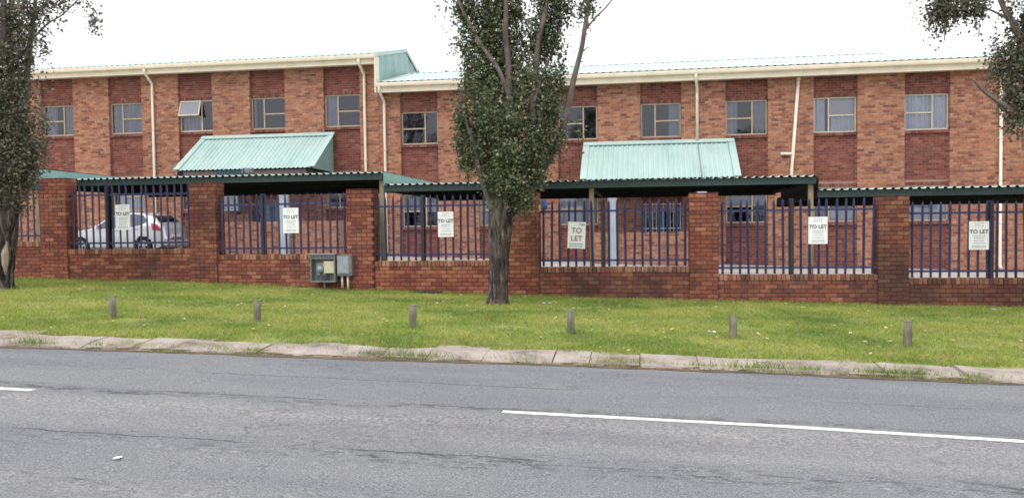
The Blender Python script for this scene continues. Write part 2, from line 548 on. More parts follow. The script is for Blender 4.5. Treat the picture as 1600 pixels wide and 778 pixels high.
class MB:
    def __init__(self):
        self.v, self.f, self.mi, self.sm = [], [], [], []

    def add(self, vs, fs, mi=0, smooth=False):
        b = len(self.v)
        self.v += [tuple(p) for p in vs]
        self.f += [tuple(i + b for i in q) for q in fs]
        self.mi += [mi] * len(fs)
        self.sm += [smooth] * len(fs)
        return self

    def box(self, x0, x1, y0, y1, z0, z1, mi=0):
        vs = [(x, y, z) for x in (x0, x1) for y in (y0, y1) for z in (z0, z1)]
        return self.add(vs, [(0, 1, 3, 2), (4, 6, 7, 5), (0, 4, 5, 1), (2, 3, 7, 6), (0, 2, 6, 4), (1, 5, 7, 3)], mi)

    def bbox(self, x0, x1, y0, y1, z0, z1, b=0.004, mi=0):
        """box with its front (-y) edges chamfered"""
        vs = [(x0, y0 + b, z0), (x1, y0 + b, z0), (x1, y0 + b, z1), (x0, y0 + b, z1),
              (x0 + b, y0, z0 + b), (x1 - b, y0, z0 + b), (x1 - b, y0, z1 - b), (x0 + b, y0, z1 - b),
              (x0, y1, z0), (x1, y1, z0), (x1, y1, z1), (x0, y1, z1)]
        fs = [(4, 5, 6, 7), (0, 1, 5, 4), (1, 2, 6, 5), (2, 3, 7, 6), (3, 0, 4, 7),
              (8, 9, 1, 0), (9, 10, 2, 1), (10, 11, 3, 2), (11, 8, 0, 3)]
        return self.add(vs, fs, mi)

    def quad(self, a, b, c, d, mi=0):
        return self.add([a, b, c, d], [(0, 1, 2, 3)], mi)

    def prism(self, poly, axis, a0, a1, mi=0):
        """extrude a closed 2-D polygon along axis x/y/z between a0 and a1"""
        n = len(poly)

        def p3(p, a):
            return {'x': (a, p[0], p[1]), 'y': (p[0], a, p[1]), 'z': (p[0], p[1], a)}[axis]
        vs = [p3(p, a0) for p in poly] + [p3(p, a1) for p in poly]
        fs = [tuple(range(n - 1, -1, -1)), tuple(range(n, 2 * n))] + [(i, (i + 1) % n, n + (i + 1) % n, n + i) for i in range(n)]
        return self.add(vs, fs, mi)

    def tube(self, pts, radii, seg=10, cap=True, mi=0, lump=0.0):
        pts = [Vector(p) for p in pts]
        if isinstance(radii, (int, float)):
            radii = [radii] * len(pts)
        vs, fs = [], []
        ref = None
        for i, p in enumerate(pts):
            t = (pts[min(i + 1, len(pts) - 1)] - pts[max(i - 1, 0)]).normalized()
            if ref is None:
                ref = Vector((1, 0, 0)) if abs(t.x) < 0.8 else Vector((0, 1, 0))
            a = (ref - t * ref.dot(t)).normalized()
            ref = a
            b = t.cross(a)
            for k in range(seg):
                an = 2 * math.pi * k / seg
                r = radii[i]
                if lump:
                    r *= 1 + lump * noise.noise(Vector((math.cos(an) * 1.6, math.sin(an) * 1.6, p.z * 1.3 + p.x)))
                vs.append(p + (a * math.cos(an) + b * math.sin(an)) * r)
        for i in range(len(pts) - 1):
            for k in range(seg):
                k2 = (k + 1) % seg
                fs.append((i * seg + k, i * seg + k2, (i + 1) * seg + k2, (i + 1) * seg + k))
        if cap:
            fs.append(tuple(range(seg - 1, -1, -1)))
            fs.append(tuple(range((len(pts) - 1) * seg, len(pts) * seg)))
        return self.add(vs, fs, mi, True)

    def build(self, name, mat, parent=None, origin=None):
        loc = WORLDLOC[parent] if parent is not None else Vector(origin or (0, 0, 0))
        me = bpy.data.meshes.new(name)
        L = tuple(loc)
        me.from_pydata([(x - L[0], y - L[1], z - L[2]) for x, y, z in self.v], [], self.f)
        o = mk(name, me, mat, parent, loc)
        me.polygons.foreach_set('material_index', self.mi)
        me.polygons.foreach_set('use_smooth', self.sm)
        me.update()
        return o


def grid_obj(name, xs, ys, zf, mat, kind='structure'):
    xs, ys = list(xs), list(ys)
    vs = [(x, y, zf(x, y)) for y in ys for x in xs]
    n = len(xs)
    fs = [(j * n + i, j * n + i + 1, (j + 1) * n + i + 1, (j + 1) * n + i) for j in range(len(ys) - 1) for i in range(n - 1)]
    me = bpy.data.meshes.new(name)
    me.from_pydata(vs, [], fs)
    me.polygons.foreach_set('use_smooth', [True] * len(fs))
    o = mk(name, me, mat)
    return tag(o, kind=kind)


UNIT = {}


def unit_box(key, mat):
    """chamfered unit brick, x 0..1, y 0..1 (front at 0), z 0..1, shared by alike pieces"""
    if key not in UNIT:
        b = MB()
        bx, bz = 0.02, 0.05
        vs = [(0, .04, 0), (1, .04, 0), (1, .04, 1), (0, .04, 1), (bx, 0, bz), (1 - bx, 0, bz), (1 - bx, 0, 1 - bz), (bx, 0, 1 - bz),
              (0, 1, 0), (1, 1, 0), (1, 1, 1), (0, 1, 1)]
        fs = [(4, 5, 6, 7), (0, 1, 5, 4), (1, 2, 6, 5), (2, 3, 7, 6), (3, 0, 4, 7), (8, 9, 1, 0), (9, 10, 2, 1), (10, 11, 3, 2), (11, 8, 0, 3)]
        me = bpy.data.meshes.new(key)
        me.from_pydata(vs, [], fs)
        me.materials.append(M[mat])
        UNIT[key] = me
    return UNIT[key]


def piece(name, key, mat, parent, x0, x1, y0, y1, z0, z1):
    o = bpy.data.objects.new(name, unit_box(key, mat))
    COL.objects.link(o)
    o.parent = parent
    o.location = Vector((x0, y0, z0)) - WORLDLOC[parent]
    o.scale = (x1 - x0, y1 - y0, z1 - z0)
    return o


def courses(x0, x1, z0, z1, y, depth, holes=(), bl=0.222, bh=0.076, j=0.010, seed=0, zref=None):
    """running-bond bricks that fill a rectangle of wall face; returns (x0,x1,y0,y1,z0,z1) boxes"""
    out = []
    zr = z0 if zref is None else zref
    k0 = math.floor((z0 - zr) / (bh + j))
    rr = random.Random(seed)
    k = k0
    while True:
        a = zr + k * (bh + j)
        if a >= z1 - 0.02:
            break
        za, zb = max(a, z0), min(a + bh, z1)
        if zb - za > 0.02:
            off = (k % 2) * (bl + j) / 2
            x = x0 - off
            while x < x1 - 0.02:
                xa, xb = max(x, x0), min(x + bl, x1)
                if xb - xa > 0.03:
                    zc, xc = (za + zb) / 2, (xa + xb) / 2
                    if not any(h[0] < xc < h[1] and h[2] < zc < h[3] for h in holes):
                        dy = rr.uniform(-0.003, 0.003)
                        out.append((xa, xb, y + dy, y + depth, za, zb))
                x += bl + j
        k += 1
    return out


def lay(parent, boxes, key, mat, pick, limit, name='brick', rest='brick_courses'):
    """the pieces that show largest become objects of their own, the rest one joined part"""
    idx = sorted(range(len(boxes)), key=lambda i: pick(boxes[i]))
    chosen = set(i for i in idx[:limit] if pick(boxes[i]) < 1e8)
    m = MB()
    for i, bx in enumerate(boxes):
        if i in chosen:
            piece(name, key, mat, parent, *bx)
        else:
            m.bbox(*bx, b=0.004)
    if m.v:
        o = m.build(rest, mat, parent)
        o['kind'] = 'stuff'
    return len(chosen)


def dist_pick(b):
    return math.hypot((b[0] + b[1]) / 2, b[2])


def text_obj(body, size, loc, mat, parent, bold=0.0, align='CENTER', name='lettering', depth=0.001):
    cu = bpy.data.curves.new(name, 'FONT')
    cu.body = body
    cu.size = size
    cu.align_x = align
    cu.align_y = 'CENTER'
    cu.offset = bold
    cu.extrude = depth
    tmp = bpy.data.objects.new('tmp', cu)
    COL.objects.link(tmp)
    dg = bpy.context.evaluated_depsgraph_get()
    me = bpy.data.meshes.new_from_object(tmp.evaluated_get(dg))
    bpy.data.objects.remove(tmp, do_unlink=True)
    me.transform(Matrix.Rotation(math.pi / 2, 4, 'X'))
    me.materials.clear()
    return mk(name, me, mat, parent, loc)


# ------------------------------------------------------------------ ground
KX = [-60, -14, -7.4, -5.07, -2.8, -0.7, 1.3, 3.8, 9, 60]
KYV = [8.1, 8.15, 8.28, 8.44, 8.51, 8.65, 8.68, 8.66, 8.6, 8.5]
WBX = [-60, -20, -14.04, -10.11, -6.43, -2.42, 1.06, 4.69, 7.4, 12, 60]
WBZ = [1.62, 0.54, 0.37, 0.29, 0.13, 0.0, -0.10, -0.17, -0.21, -0.32, -1.62]
YW, YF = 16.9, 28.83


def kerb_y(x):
    return interp(x, KX, KYV)


def z_road(x, y=0):
    return -0.027 * max(-60, min(60, x))


def z_verge(x, y):
    t = max(0.0, min(1.0, (y - 9.2) / (YW - 9.2)))
    t = t * t * (3 - 2 * t)
    a = z_road(x) + 0.05
    b = interp(x, WBX, WBZ)
    return a + (b - a) * t + 0.018 * noise.noise(Vector((x * 0.7, y * 0.9, 0)))


def z_yard(x, y=0):
    return 0.06 - 0.029 * max(-60, min(60, x))


lin = np.linspace
gx = sorted(set([-600, -300, -150, -60] + list(lin(-55, 55, 23)) + [60, 150, 300, 600]))
gy = [-600, -200, -60, -12, 0, 8, 17, 45, 90, 250, 700]
grid_obj('ground', gx, gy, lambda x, y: z_road(x) - 0.12, 'turf')
road = grid_obj('road', lin(-60, 60, 121), [-7 + 15.9 * i / 24 for i in range(25)], lambda x, y: z_road(x) + 0.0, 'asphalt')

# lane markings lie on the road: thin sheets with worn, uneven edges
def lane_mark(xa, xb, yf, w):
    m = MB()
    n = max(6, int((xb - xa) / 0.05))
    vs, fs = [], []
    for i in range(n + 1):
        x = xa + (xb - xa) * i / n
        wob = 0.011 * noise.noise(Vector((x * 9, 3, 0)))
        wo2 = 0.011 * noise.noise(Vector((x * 11, 9, 0)))
        y = yf(x)
        vs += [(x, y - w / 2 + wob, z_road(x) + 0.004), (x, y + w / 2 + wo2, z_road(x) + 0.004)]
    fs = [(2 * i, 2 * i + 2, 2 * i + 3, 2 * i + 1) for i in range(n)]
    m.add(vs, fs)
    return m.build('lane_marking', 'line', road)


lane_mark(-1.12, 5.2, lambda x: interp(x, [-1.2, 1.0, 2.8, 6], [6.44, 6.44, 6.36, 6.2]), 0.085)
lane_mark(-12.0, -5.35, lambda x: 6.33, 0.085)

# kerb: a row of worn concrete slabs, with a bed under them
kerb = grid_obj('kerb', lin(-40, 40, 161), [0, 1], lambda x, y: 0, 'soil')
for v_ in kerb.data.vertices:
    x, s = v_.co.x, v_.co.y
    v_.co = (x, kerb_y(x) + 0.02 + s * 0.95, z_road(x) + 0.02 + 0.02 * s)
x = -16.0
rk = random.Random(3)
while x < 12:
    L = rk.choice([0.4, 0.55, 0.62, 0.78, 0.9])
    g_ = rk.uniform(0.004, 0.016)
    x0, x1 = x, x + L - g_
    d1 = 0.52 + rk.uniform(-0.08, 0.14)
    if x0 < -7.9:
        d1 += 0.25
    elif x0 < -6.4:
        d1 -= 0.12
    h0 = 0.042 + rk.uniform(-0.012, 0.01)
    tilt = rk.uniform(-0.02, 0.02)
    nx, ny = 8, 4
    vs, fs = [], []
    for jy in range(ny + 1):
        for ix in range(nx + 1):
            xx = x0 + (x1 - x0) * ix / nx
            s = jy / ny
            e = 0.03 * noise.noise(Vector((xx * 5, s * 3, 1)))
            yy = kerb_y(xx) + 0.0 + s * d1 + e
            zz = z_road(xx) + h0 + s * 0.025 + tilt * (ix / nx - 0.5) + 0.012 * noise.noise(Vector((xx * 4, yy * 4, 2)))
            if jy == 0:
                zz = z_road(xx) + 0.014 + 0.006 * noise.noise(Vector((xx * 7, 1, 2)))
            elif jy == 1:
                zz -= 0.008
            vs.append((xx, yy, zz))
    W_ = nx + 1
    for jy in range(ny):
        for ix in range(nx):
            fs.append((jy * W_ + ix, jy * W_ + ix + 1, (jy + 1) * W_ + ix + 1, (jy + 1) * W_ + ix))
    nb = len(vs)
    ring = list(range(W_)) + [r * W_ + nx for r in range(1, ny + 1)] + [ny * W_ + i for i in range(nx - 1, -1, -1)] + [r * W_ for r in range(ny - 1, 0, -1)]
    for i in ring:
        a = vs[i]
        vs.append((a[0], a[1], a[2] - 0.07))
    nr = len(ring)
    for i in range(nr):
        fs.append((ring[i], nb + i, nb + (i + 1) % nr, ring[(i + 1) % nr]))
    MB().add(vs, fs).build('kerb_slab', 'slab', kerb)
    x += L

m = MB()
vs = []
for i in range(561):
    x = -16 + i * 0.05
    w = 0.05 + 0.09 * max(0, noise.noise(Vector((x * 1.1, 4, 0))) + .25) + 0.025 * noise.noise(Vector((x * 6, 8, 0)))
    vs += [(x, kerb_y(x) - max(.012, w), z_road(x) + .004), (x, kerb_y(x) + .05, z_road(x) + .02 + .006 * noise.noise(Vector((x * 5, 2, 0))))]
m.add(vs, [(2 * i, 2 * i + 2, 2 * i + 3, 2 * i + 1) for i in range(560)])
tag(m.build('gutter_dirt', 'soil', road), kind='stuff')

verge = grid_obj('verge', sorted(list(lin(-60, -18, 12)) + list(lin(-17, 12, 88)) + list(lin(13, 60, 12))),
                 [9.0 + (17.2 - 9.0) * i / 30 for i in range(31)], z_verge, 'turf')
for v_ in verge.data.vertices:
    if v_.co.y < 9.05:
        v_.co.y = kerb_y(v_.co.x) + 0.3
        v_.co.z = z_road(v_.co.x) + 0.02
yard = grid_obj('yard_paving', lin(-60, 60, 25), [17.0, 22, 28, 40, 60], z_yard, 'yard')


# ------------------------------------------------------------------ corrugated sheets
def sheet(x0, x1, y0, z0, y1, z1, pitch=0.2, rib=0.035, thick=0.004, top=0, bottom=0):
    """trapezoidal ribbed sheet; ribs run from (y0,z0) to (y1,z1)"""
    prof = []
    n = max(1, int(round((x1 - x0) / pitch)))
    p = (x1 - x0) / n
    for i in range(n):
        a = x0 + i * p
        prof += [(a, 0), (a + p * 0.5, 0), (a + p * 0.62, rib), (a + p * 0.88, rib)]
    prof.append((x1, 0))
    m = MB()
    k = len(prof)
    vs = [(x, y0, z0 + h) for x, h in prof] + [(x, y1, z1 + h) for x, h in prof]
    vs += [(x, y0, z0 + h - thick) for x, h in prof] + [(x, y1, z1 + h - thick) for x, h in prof]
    m.add(vs, [(i, i + 1, k + i + 1, k + i) for i in range(k - 1)], top)
    m.add(vs, [(2 * k + i, 3 * k + i, 3 * k + i + 1, 2 * k + i + 1) for i in range(k - 1)], bottom)
    m.add(vs, [(i, 2 * k + i, 2 * k + i + 1, i + 1) for i in range(k - 1)], top)
    return m


# ------------------------------------------------------------------ the two office wings
REC = 0.11          # depth of the recessed window bays


def window(parent, xc, w, zs, zh, cfg, curtain, fm='frame', openp=False):
    """steel window in a recessed bay: frame mesh with panes, sill and what hangs behind"""
    x0, x1 = xc - w / 2 + 0.012, xc + w / 2 - 0.012
    yf = YF + REC + 0.03
    t = 0.045
    mx = x0 + (x1 - x0) * (0.64 if cfg == 'L' else 0.36)
    zm = (zs + zh) / 2 - 0.02
    m = MB()
    m.box(x0, x1, yf, yf + 0.06, zs, zs + t)
    m.box(x0, x1, yf, yf + 0.06, zh - t, zh)
    m.box(x0, x0 + t, yf + 0.002, yf + 0.058, zs + t, zh - t)
    m.box(x1 - t, x1, yf + 0.002, yf + 0.058, zs + t, zh - t)
    m.box(mx - t / 2, mx + t / 2, yf + 0.002, yf + 0.058, zs + t, zh - t)
    if cfg == 'L':
        m.box(x0 + t, mx - t / 2, yf + 0.004, yf + 0.056, zm - t / 2, zm + t / 2)
        cells = [(x0 + t, mx - t / 2, zs + t, zm - t / 2), (x0 + t, mx - t / 2, zm + t / 2, zh - t), (mx + t / 2, x1 - t, zs + t, zh - t)]
    else:
        m.box(mx + t / 2, x1 - t, yf + 0.004, yf + 0.056, zm - t / 2, zm + t / 2)
        cells = [(mx + t / 2, x1 - t, zs + t, zm - t / 2), (mx + t / 2, x1 - t, zm + t / 2, zh - t), (x0 + t, mx - t / 2, zs + t, zh - t)]
    wn_ = m.build('window', fm, parent)
    for i, (a, b, c, d) in enumerate(cells):
        if openp and i == 1:
            # top-hung sash pushed open
            s = MB()
            ang = math.radians(17)
            Lh = d - c + 0.06
            ca, sa = math.cos(ang), math.sin(ang)

            def pt(u, h, o_=0.0):
                return (u, yf - 0.02 - h * sa - o_ * ca, d + 0.02 - h * ca + o_ * sa)
            for (u0, u1, h0, h1) in ((a - .02, b + .02, 0, .045), (a - .02, b + .02, Lh - .045, Lh), (a - .02, a + .025, .045, Lh - .045), (b - .025, b + .02, .045, Lh - .045)):
                vs = [pt(u, h, o_) for u in (u0, u1) for h in (h0, h1) for o_ in (0, 0.03)]
                s.add(vs, [(0, 1, 3, 2), (4, 6, 7, 5), (0, 4, 5, 1), (2, 3, 7, 6), (0, 2, 6, 4), (1, 5, 7, 3)])
            so = s.build('open_sash', fm, wn_)
            so['label'] = 'top-hung sash pushed open outward'
            MB().quad(pt(a + .02, Lh - .045, .015), pt(b - .02, Lh - .045, .015), pt(b - .02, .045, .015), pt(a + .02, .045, .015)).build('pane', 'sky_reflection', wn_)
            continue
        MB().quad((a, yf + 0.03, c), (b, yf + 0.03, c), (b, yf + 0.03, d), (a, yf + 0.03, d)).build('pane', 'glass', wn_)
    # room behind
    r = MB()
    ya, yb = yf + 0.065, yf + 1.3
    A, B, C_, D = x0 - .02, x1 + .02, zs - .02, zh + .02
    r.quad((A, yb, C_), (B, yb, C_), (B, yb, D), (A, yb, D))
    r.quad((A, ya, C_), (A, yb, C_), (A, yb, D), (A, ya, D))
    r.quad((B, ya, C_), (B, ya, D), (B, yb, D), (B, yb, C_))
    r.quad((A, ya, C_), (B, ya, C_), (B, yb, C_), (A, yb, C_))
    r.quad((A, ya, D), (A, yb, D), (B, yb, D), (B, ya, D))
    r.build('room_interior', 'interior', wn_)
    for cu in curtain:
        kind, a, b, lo, hi = cu
        c = MB()
        n = max(12, int((b - a) * (x1 - x0) / 0.012))
        vs = []
        for i in range(n + 1):
            u = a + (b - a) * i / n
            xx = x0 + u * (x1 - x0)
            if kind == 'blind':
                yy = yf + 0.11
            else:
                yy = yf + 0.16 - 0.075 * abs(math.sin(xx * 23 + 1.1 * math.sin(xx * 9))) ** .8 + 0.012 * math.sin(xx * 17)
            vs += [(xx, yy, zs + lo * (zh - zs)), (xx, yy + 0.006, zs + hi * (zh - zs))]
        c.add(vs, [(2 * i, 2 * i + 2, 2 * i + 3, 2 * i + 1) for i in range(n)], 0, kind != 'blind')
        c.build('curtain' if kind != 'blind' else 'blind', {'white': 'curtain', 'grey': 'curtain_grey', 'blind': 'blind'}[kind], wn_)
    # brick-on-edge sill, sloping out a little
    s = MB()
    n = max(3, int(w / 0.086))
    pw = w / n
    for i in range(n):
        a = xc - w / 2 + i * pw
        s.prism([(yf + 0.05, zs - 0.002), (YF + 0.035, zs - 0.028), (YF + 0.035, zs - 0.115), (yf + 0.05, zs - 0.115)], 'x', a + 0.004, a + pw - 0.004)
    s.build('sill', 'sill', wn_)
    return wn_


def wing(name, label, loc, xa, xb, centers, w, zbase, ztop, up, low, skip, brick_limit):
    """one wing: brick face of flush piers and recessed bays with two storeys of windows"""
    root = thing(name, label, 'building', loc, 'wings of the brick office building')
    holes = []
    edges = []
    core = MB()
    xs = xa
    piers, bays = [], []
    for c in centers:
        piers.append((xs, c - w / 2))
        bays.append((c - w / 2, c + w / 2))
        xs = c + w / 2
    piers.append((xs, xb))
    # mortar cores stand 8 mm behind the brick faces
    for a, b in piers:
        core.box(a + 0.004, b - 0.004, YF + 0.008, YF + 0.3, zbase - 0.4, ztop)
    for i, (a, b) in enumerate(bays):
        yb0, yb1 = YF + REC + 0.008, YF + 0.3
        lo = low[i]
        zs_list = []
        if lo:
            core.box(a - 0.004, b + 0.004, yb0, yb1, zbase - 0.4, lo[0] - 0.01, 1)
            core.box(a - 0.004, b + 0.004, yb0, yb1, lo[1] + 0.0, up[i][0] - 0.01, 1)
        else:
            core.box(a - 0.004, b + 0.004, yb0, yb1, zbase + 2.35, up[i][0] - 0.01, 1)
        core.box(a - 0.004, b + 0.004, yb0, yb1, up[i][1], ztop, 1)
    wall = core.build('wall', ['mortar', 'panel_mortar'], root)
    pb, qb, sold = [], [], []
    for k, (a, b) in enumerate(piers):
        pb += courses(a, b, zbase, ztop, YF, 0.112, seed=k, zref=zbase)
    for k, (a, b) in enumerate(bays):
        lo, u = low[k], up[k]
        rng_ = []
        if lo:
            rng_ += [(zbase, lo[0] - 0.115), (lo[1] + 0.19, u[0] - 0.115)]
            sold.append((a, b, lo[1]))
        else:
            rng_ += [(zbase + 2.55, u[0] - 0.115)]
        rng_.append((u[1] + 0.12, ztop))
        sold.append((a, b, u[1]))
        for z0, z1 in rng_:
            qb += courses(a, b, z0, z1, YF + REC, 0.1, seed=50 + k, zref=zbase)
    return root, wall, pb, qb, sold


def soldiers(wall, sold):
    for a, b, z in sold:
        n = int((b - a) / 0.086)
        pw = (b - a) / n
        m = MB()
        for i in range(n):
            x0 = a + i * pw
            m.bbox(x0 + 0.004, x0 + pw - 0.004, YF + REC - 0.012, YF + REC + 0.1, z + 0.004, z + 0.112)
        m.build('soldier_course', 'sill', wall)['kind'] = 'stuff'


def vis_pick(zlo, zhi, xhi, xlo=-1e9):
    def f(b):
        z = b[4]
        if z < zlo or z > zhi or b[1] > xhi or b[0] < xlo or b[1] - b[0] < 0.2:
            return 1e9
        return math.hypot((b[0] + b[1]) / 2, b[2])
    return f


# right wing
W_ = 1.42
cR = [-8.0 + 2.931 * i for i in range(7)]
upR = [(4.48, 5.68)] * 7
lowR = [(1.42, 2.62)] * 7
lowR = list(lowR)
lowR[3] = None
XR0, XR1, BASE_R = -9.52, 14.6, -0.5
right, wallR, pb, qb, sd = wing('brick_office_wing', 'right wing of brick offices with lower mint roof behind the bare-trunked tree', (1.6, YF, z_yard(1.6)), XR0, XR1, cR, W_, BASE_R, 6.5, upR, lowR, (), 300)
lay(wallR, pb, 'pier_brick', 'pier_brick', vis_pick(2.6, 6.2, 10.9, -1.0), 200)
lay(wallR, qb, 'panel_brick', 'panel_brick', vis_pick(2.9, 6.2, 10.6, 2.0), 100, rest='recessed_brick_courses')
soldiers(wallR, sd)
cfgR = ['L', 'L', 'L', 'R', 'L', 'R', 'L']
curR = [[], [('grey', 0, .35, 0, 1)], [], [('grey', 0.7, 1.0, 0, 1)], [('grey', 0.0, 0.3, 0, 1), ('grey', .66, 1.0, 0, 1)],
        [('white', 0.02, 0.3, 0, 1), ('blind', 0.4, 0.98, 0.45, 1.0), ('white', 0.42, 0.98, 0, 0.5)], [('white', 0.0, 1.0, 0, 1)]]
for i, c in enumerate(cR):
    window(right, c, W_, *upR[i], cfgR[i], curR[i], 'frame_light' if i > 4 else 'frame')
lcurR = [[('white', 0, 1, 0.45, 1)], [('white', 0, 1, 0, 1)], [('white', 0, 1, 0, 1)], None, [('grey', 0, .6, 0.45, 1), ('grey', 0.66, 1, 0.4, 1)], [('white', 0, 1, 0, 1)], [('white', 0, 1, 0, 1)]]
for i, c in enumerate(cR):
    if lowR[i]:
        window(right, c, W_, *lowR[i], cfgR[i], lcurR[i])

# left wing
cL = [-10.98 - 2.97 * i for i in range(6)][::-1]
upL = [(5.22, 6.42)] * 6
lowL = [(2.17, 3.37)] * 6
lowL[4] = None
XL0, XL1, BASE_L = -28.2, -9.53, 0.0
left, wallL, pb, qb, sd = wing('brick_office_wing', 'left wing of brick offices with higher roof and one window pushed open', (-18, YF, z_yard(-18)), XL0, XL1, cL, W_, BASE_L, 7.55, upL, lowL, (), 300)
lay(wallL, pb, 'pier_brick', 'pier_brick', vis_pick(3.3, 7.2, -9.55, -22.3), 200)
lay(wallL, qb, 'panel_brick', 'panel_brick', vis_pick(3.6, 7.2, -9.9, -22.0), 100, rest='recessed_brick_courses')
soldiers(wallL, sd)
cfgL = ['R', 'L', 'R', 'L', 'R', 'R']
curL = [[], [('grey', 0, .35, 0, 1), ('grey', 0.62, 1, 0, 1)], [('grey', 0, 1, 0, 1)], [('grey', 0.02, 0.62, 0, .52)], [('grey', 0.05, 0.1, 0, 1)], [('grey', 0.0, 0.36, 0, 1)]]
for i, c in enumerate(cL):
    window(left, c, W_, *upL[i], cfgL[i], curL[i], 'frame_light' if i == 3 else 'frame', openp=(i == 3))
    if lowL[i]:
        window(left, c, W_, *lowL[i], cfgL[i], [('grey', 0, 1, 0.3, 1)] if i % 2 else [('white', 0.1, 0.9, 0.0, 1)])

# end and back walls
for root, xa, xb, zt, zb in ((right, XR0, XR1, 6.5, BASE_R), (left, XL0, XL1, 7.55, BASE_L)):
    m = MB()
    m.box(xb - 0.25, xb - 0.006, YF + 0.3, 37.6, zb - .3, zt)
    m.box(xa + 0.006, xa + 0.25, YF + 0.3, 37.6, zb - .3, zt)
    m.box(xa + 0.25, xb - 0.25, 37.35, 37.6, zb - .3, zt)
    m.build('rear_wall', 'panel_brick', root)


# roofs
def roof(root, x0, x1, ze, zr, hip_right, yr=32.2, hip=5.8):
    ye = YF - 0.42
    n = int((x1 - x0) / 0.25)
    m = MB()
    p = (x1 - x0) / n
    vs = []
    prof = []
    for i in range(n):
        a = x0 + i * p
        prof += [(a, 0), (a + p * .55, 0), (a + p * .65, .018), (a + p * .9, .018)]
    prof.append((x1, 0))
    k = len(prof)
    run = yr - ye
    for xx, h in prof:
        f = 1.0
        if hip_right and xx > x1 - hip:
            f = max(0.0, (x1 - xx) / hip)
        vs += [(xx, ye, ze + h), (xx, ye + run * f, ze + h + (zr - ze) * f)]
    m.add(vs, [(2 * i, 2 * i + 2, 2 * i + 3, 2 * i + 1) for i in range(k - 1)])
    xe = x1 - hip if hip_right else x1
    yb = 37.9
    zb2 = zr - (yb - yr) * (zr - ze) / run
    m.quad((x0, yr, zr), (xe, yr, zr), (xe if not hip_right else x1, yb, zb2), (x0, yb, zb2))
    if hip_right:
        m.add([(x1, ye, ze), (xe, yr, zr), (x1, yb, zb2)], [(0, 2, 1)])
    ro = m.build('roof', 'roof_pale', root)
    c = MB()
    c.prism([(yr - 0.2, zr - 0.03), (yr, zr + 0.026), (yr + 0.2, zr - 0.03), (yr, zr + 0.01)], 'x', x0, xe)
    c.build('ridge_cap', 'roof_pale', ro)
    return ro


roofR = roof(right, -9.46, 15.0, 6.74, 7.72, True)
roofL = roof(left, -28.6, -9.46, 7.78, 8.7, False)


def eave(ro, x0, x1, ztop, zbot):
    g = MB()
    y0 = YF - 0.52
    zt = ztop
    # box gutter: rolled front lip over a square channel, open on top
    g.prism([(y0 + 0.012, zt - 0.14), (y0, zt - 0.10), (y0 - 0.004, zt - 0.02), (y0 + 0.01, zt), (y0 + 0.03, zt - 0.006),
             (y0 + 0.02, zt - 0.03), (y0 + 0.022, zt - 0.09), (y0 + 0.03, zt - 0.12), (y0 + 0.11, zt - 0.12), (y0 + 0.118, zt - 0.14)], 'x', x0, x1)
    g.build('gutter', 'cream', ro)
    f = MB()
    f.box(x0, x1, y0 + 0.122, y0 + 0.145, zbot, zt - 0.01)
    f.build('fascia', 'cream', ro)
    s = MB()
    s.box(x0, x1, y0 + 0.147, YF + 0.02, zbot + 0.03, zbot + 0.045)
    s.build('soffit', 'cream', ro)


eave(roofR, -9.5, 15.0, 6.7, 6.36)
eave(roofL, -28.6, -9.5, 7.75, 7.42)
MB().box(14.87, 15.0, YF - 0.39, 37.8, 6.36, 6.7).build('end_fascia', 'cream', roofR)
# shaded teal cladding closing the step between the roofs: ribbed vertical sheet facing right
m = MB()
ys = lin(YF - 0.40, 34.6, 30)
vs = []
for i, yy in enumerate(ys):
    zt = 7.76 + (yy - (YF - 0.42)) * (0.92 / 3.79) if yy < 32.2 else 8.68 - (yy - 32.2) * 0.33
    off = 0.025 if (i // 2) % 2 else 0.0
    vs += [(-9.47 + off, yy, 6.5), (-9.47 + off, yy, zt)]
m.add(vs, [(2 * i, 2 * i + 2, 2 * i + 3, 2 * i + 1) for i in range(len(ys) - 1)])
m.build('step_cladding', 'teal_side_shade', roofL)
b = MB()
vs = []
for yy, zt in ((YF - 0.42, 7.78), (32.2, 8.7), (33.9, 8.14)):
    for dx in (-0.1, 0.06):
        vs += [(-9.47 + dx, yy, zt + 0.045), (-9.47 + dx, yy, zt - 0.1)]
b.add(vs, [(0, 4, 6, 2), (2, 6, 7, 3), (4, 8, 10, 6), (6, 10, 11, 7), (0, 2, 3, 1)])
b.build('barge_flashing', 'roof_pale', roofL)
m = MB()
m.box(-9.52, -9.46, YF - 0.5, YF + 0.02, 6.36, 7.7)
m.build('eave_return', 'cream', roofL)


# pipes
def downpipe(root, x, ztop, zbot, r=0.05, swan=True, bottom_shoe=True):
    m = MB()
    pts = []
    if swan:
        pts += [(x, YF - 0.46, ztop), (x, YF - 0.46, ztop - 0.16), (x + 0.03, YF - 0.3, ztop - 0.32), (x + 0.06, YF - 0.075, ztop - 0.52), (x + 0.06, YF - 0.075, ztop - 0.65)]
    else:
        pts += [(x + 0.06, YF - 0.075, ztop)]
    pts += [(x + 0.06, YF - 0.075, zbot + 0.12)]
    if bottom_shoe:
        pts += [(x + 0.06, YF - 0.1, zbot + 0.05), (x + 0.06, YF - 0.19, zbot)]
    m.tube(pts, r, 10)
    o = m.build('downpipe', 'pipe', root)
    z = ztop - 0.9
    while z > zbot + 0.3:
        c = MB()
        c.tube([(x + .06, YF - .075, z), (x + .06, YF - .075, z + .035)], r + .008, 10)
        c.box(x + .0, x + .12, YF - 0.03, YF - .001, z, z + .035)
        c.build('pipe_clip', 'pipe', o)
        z -= 1.4
    return o


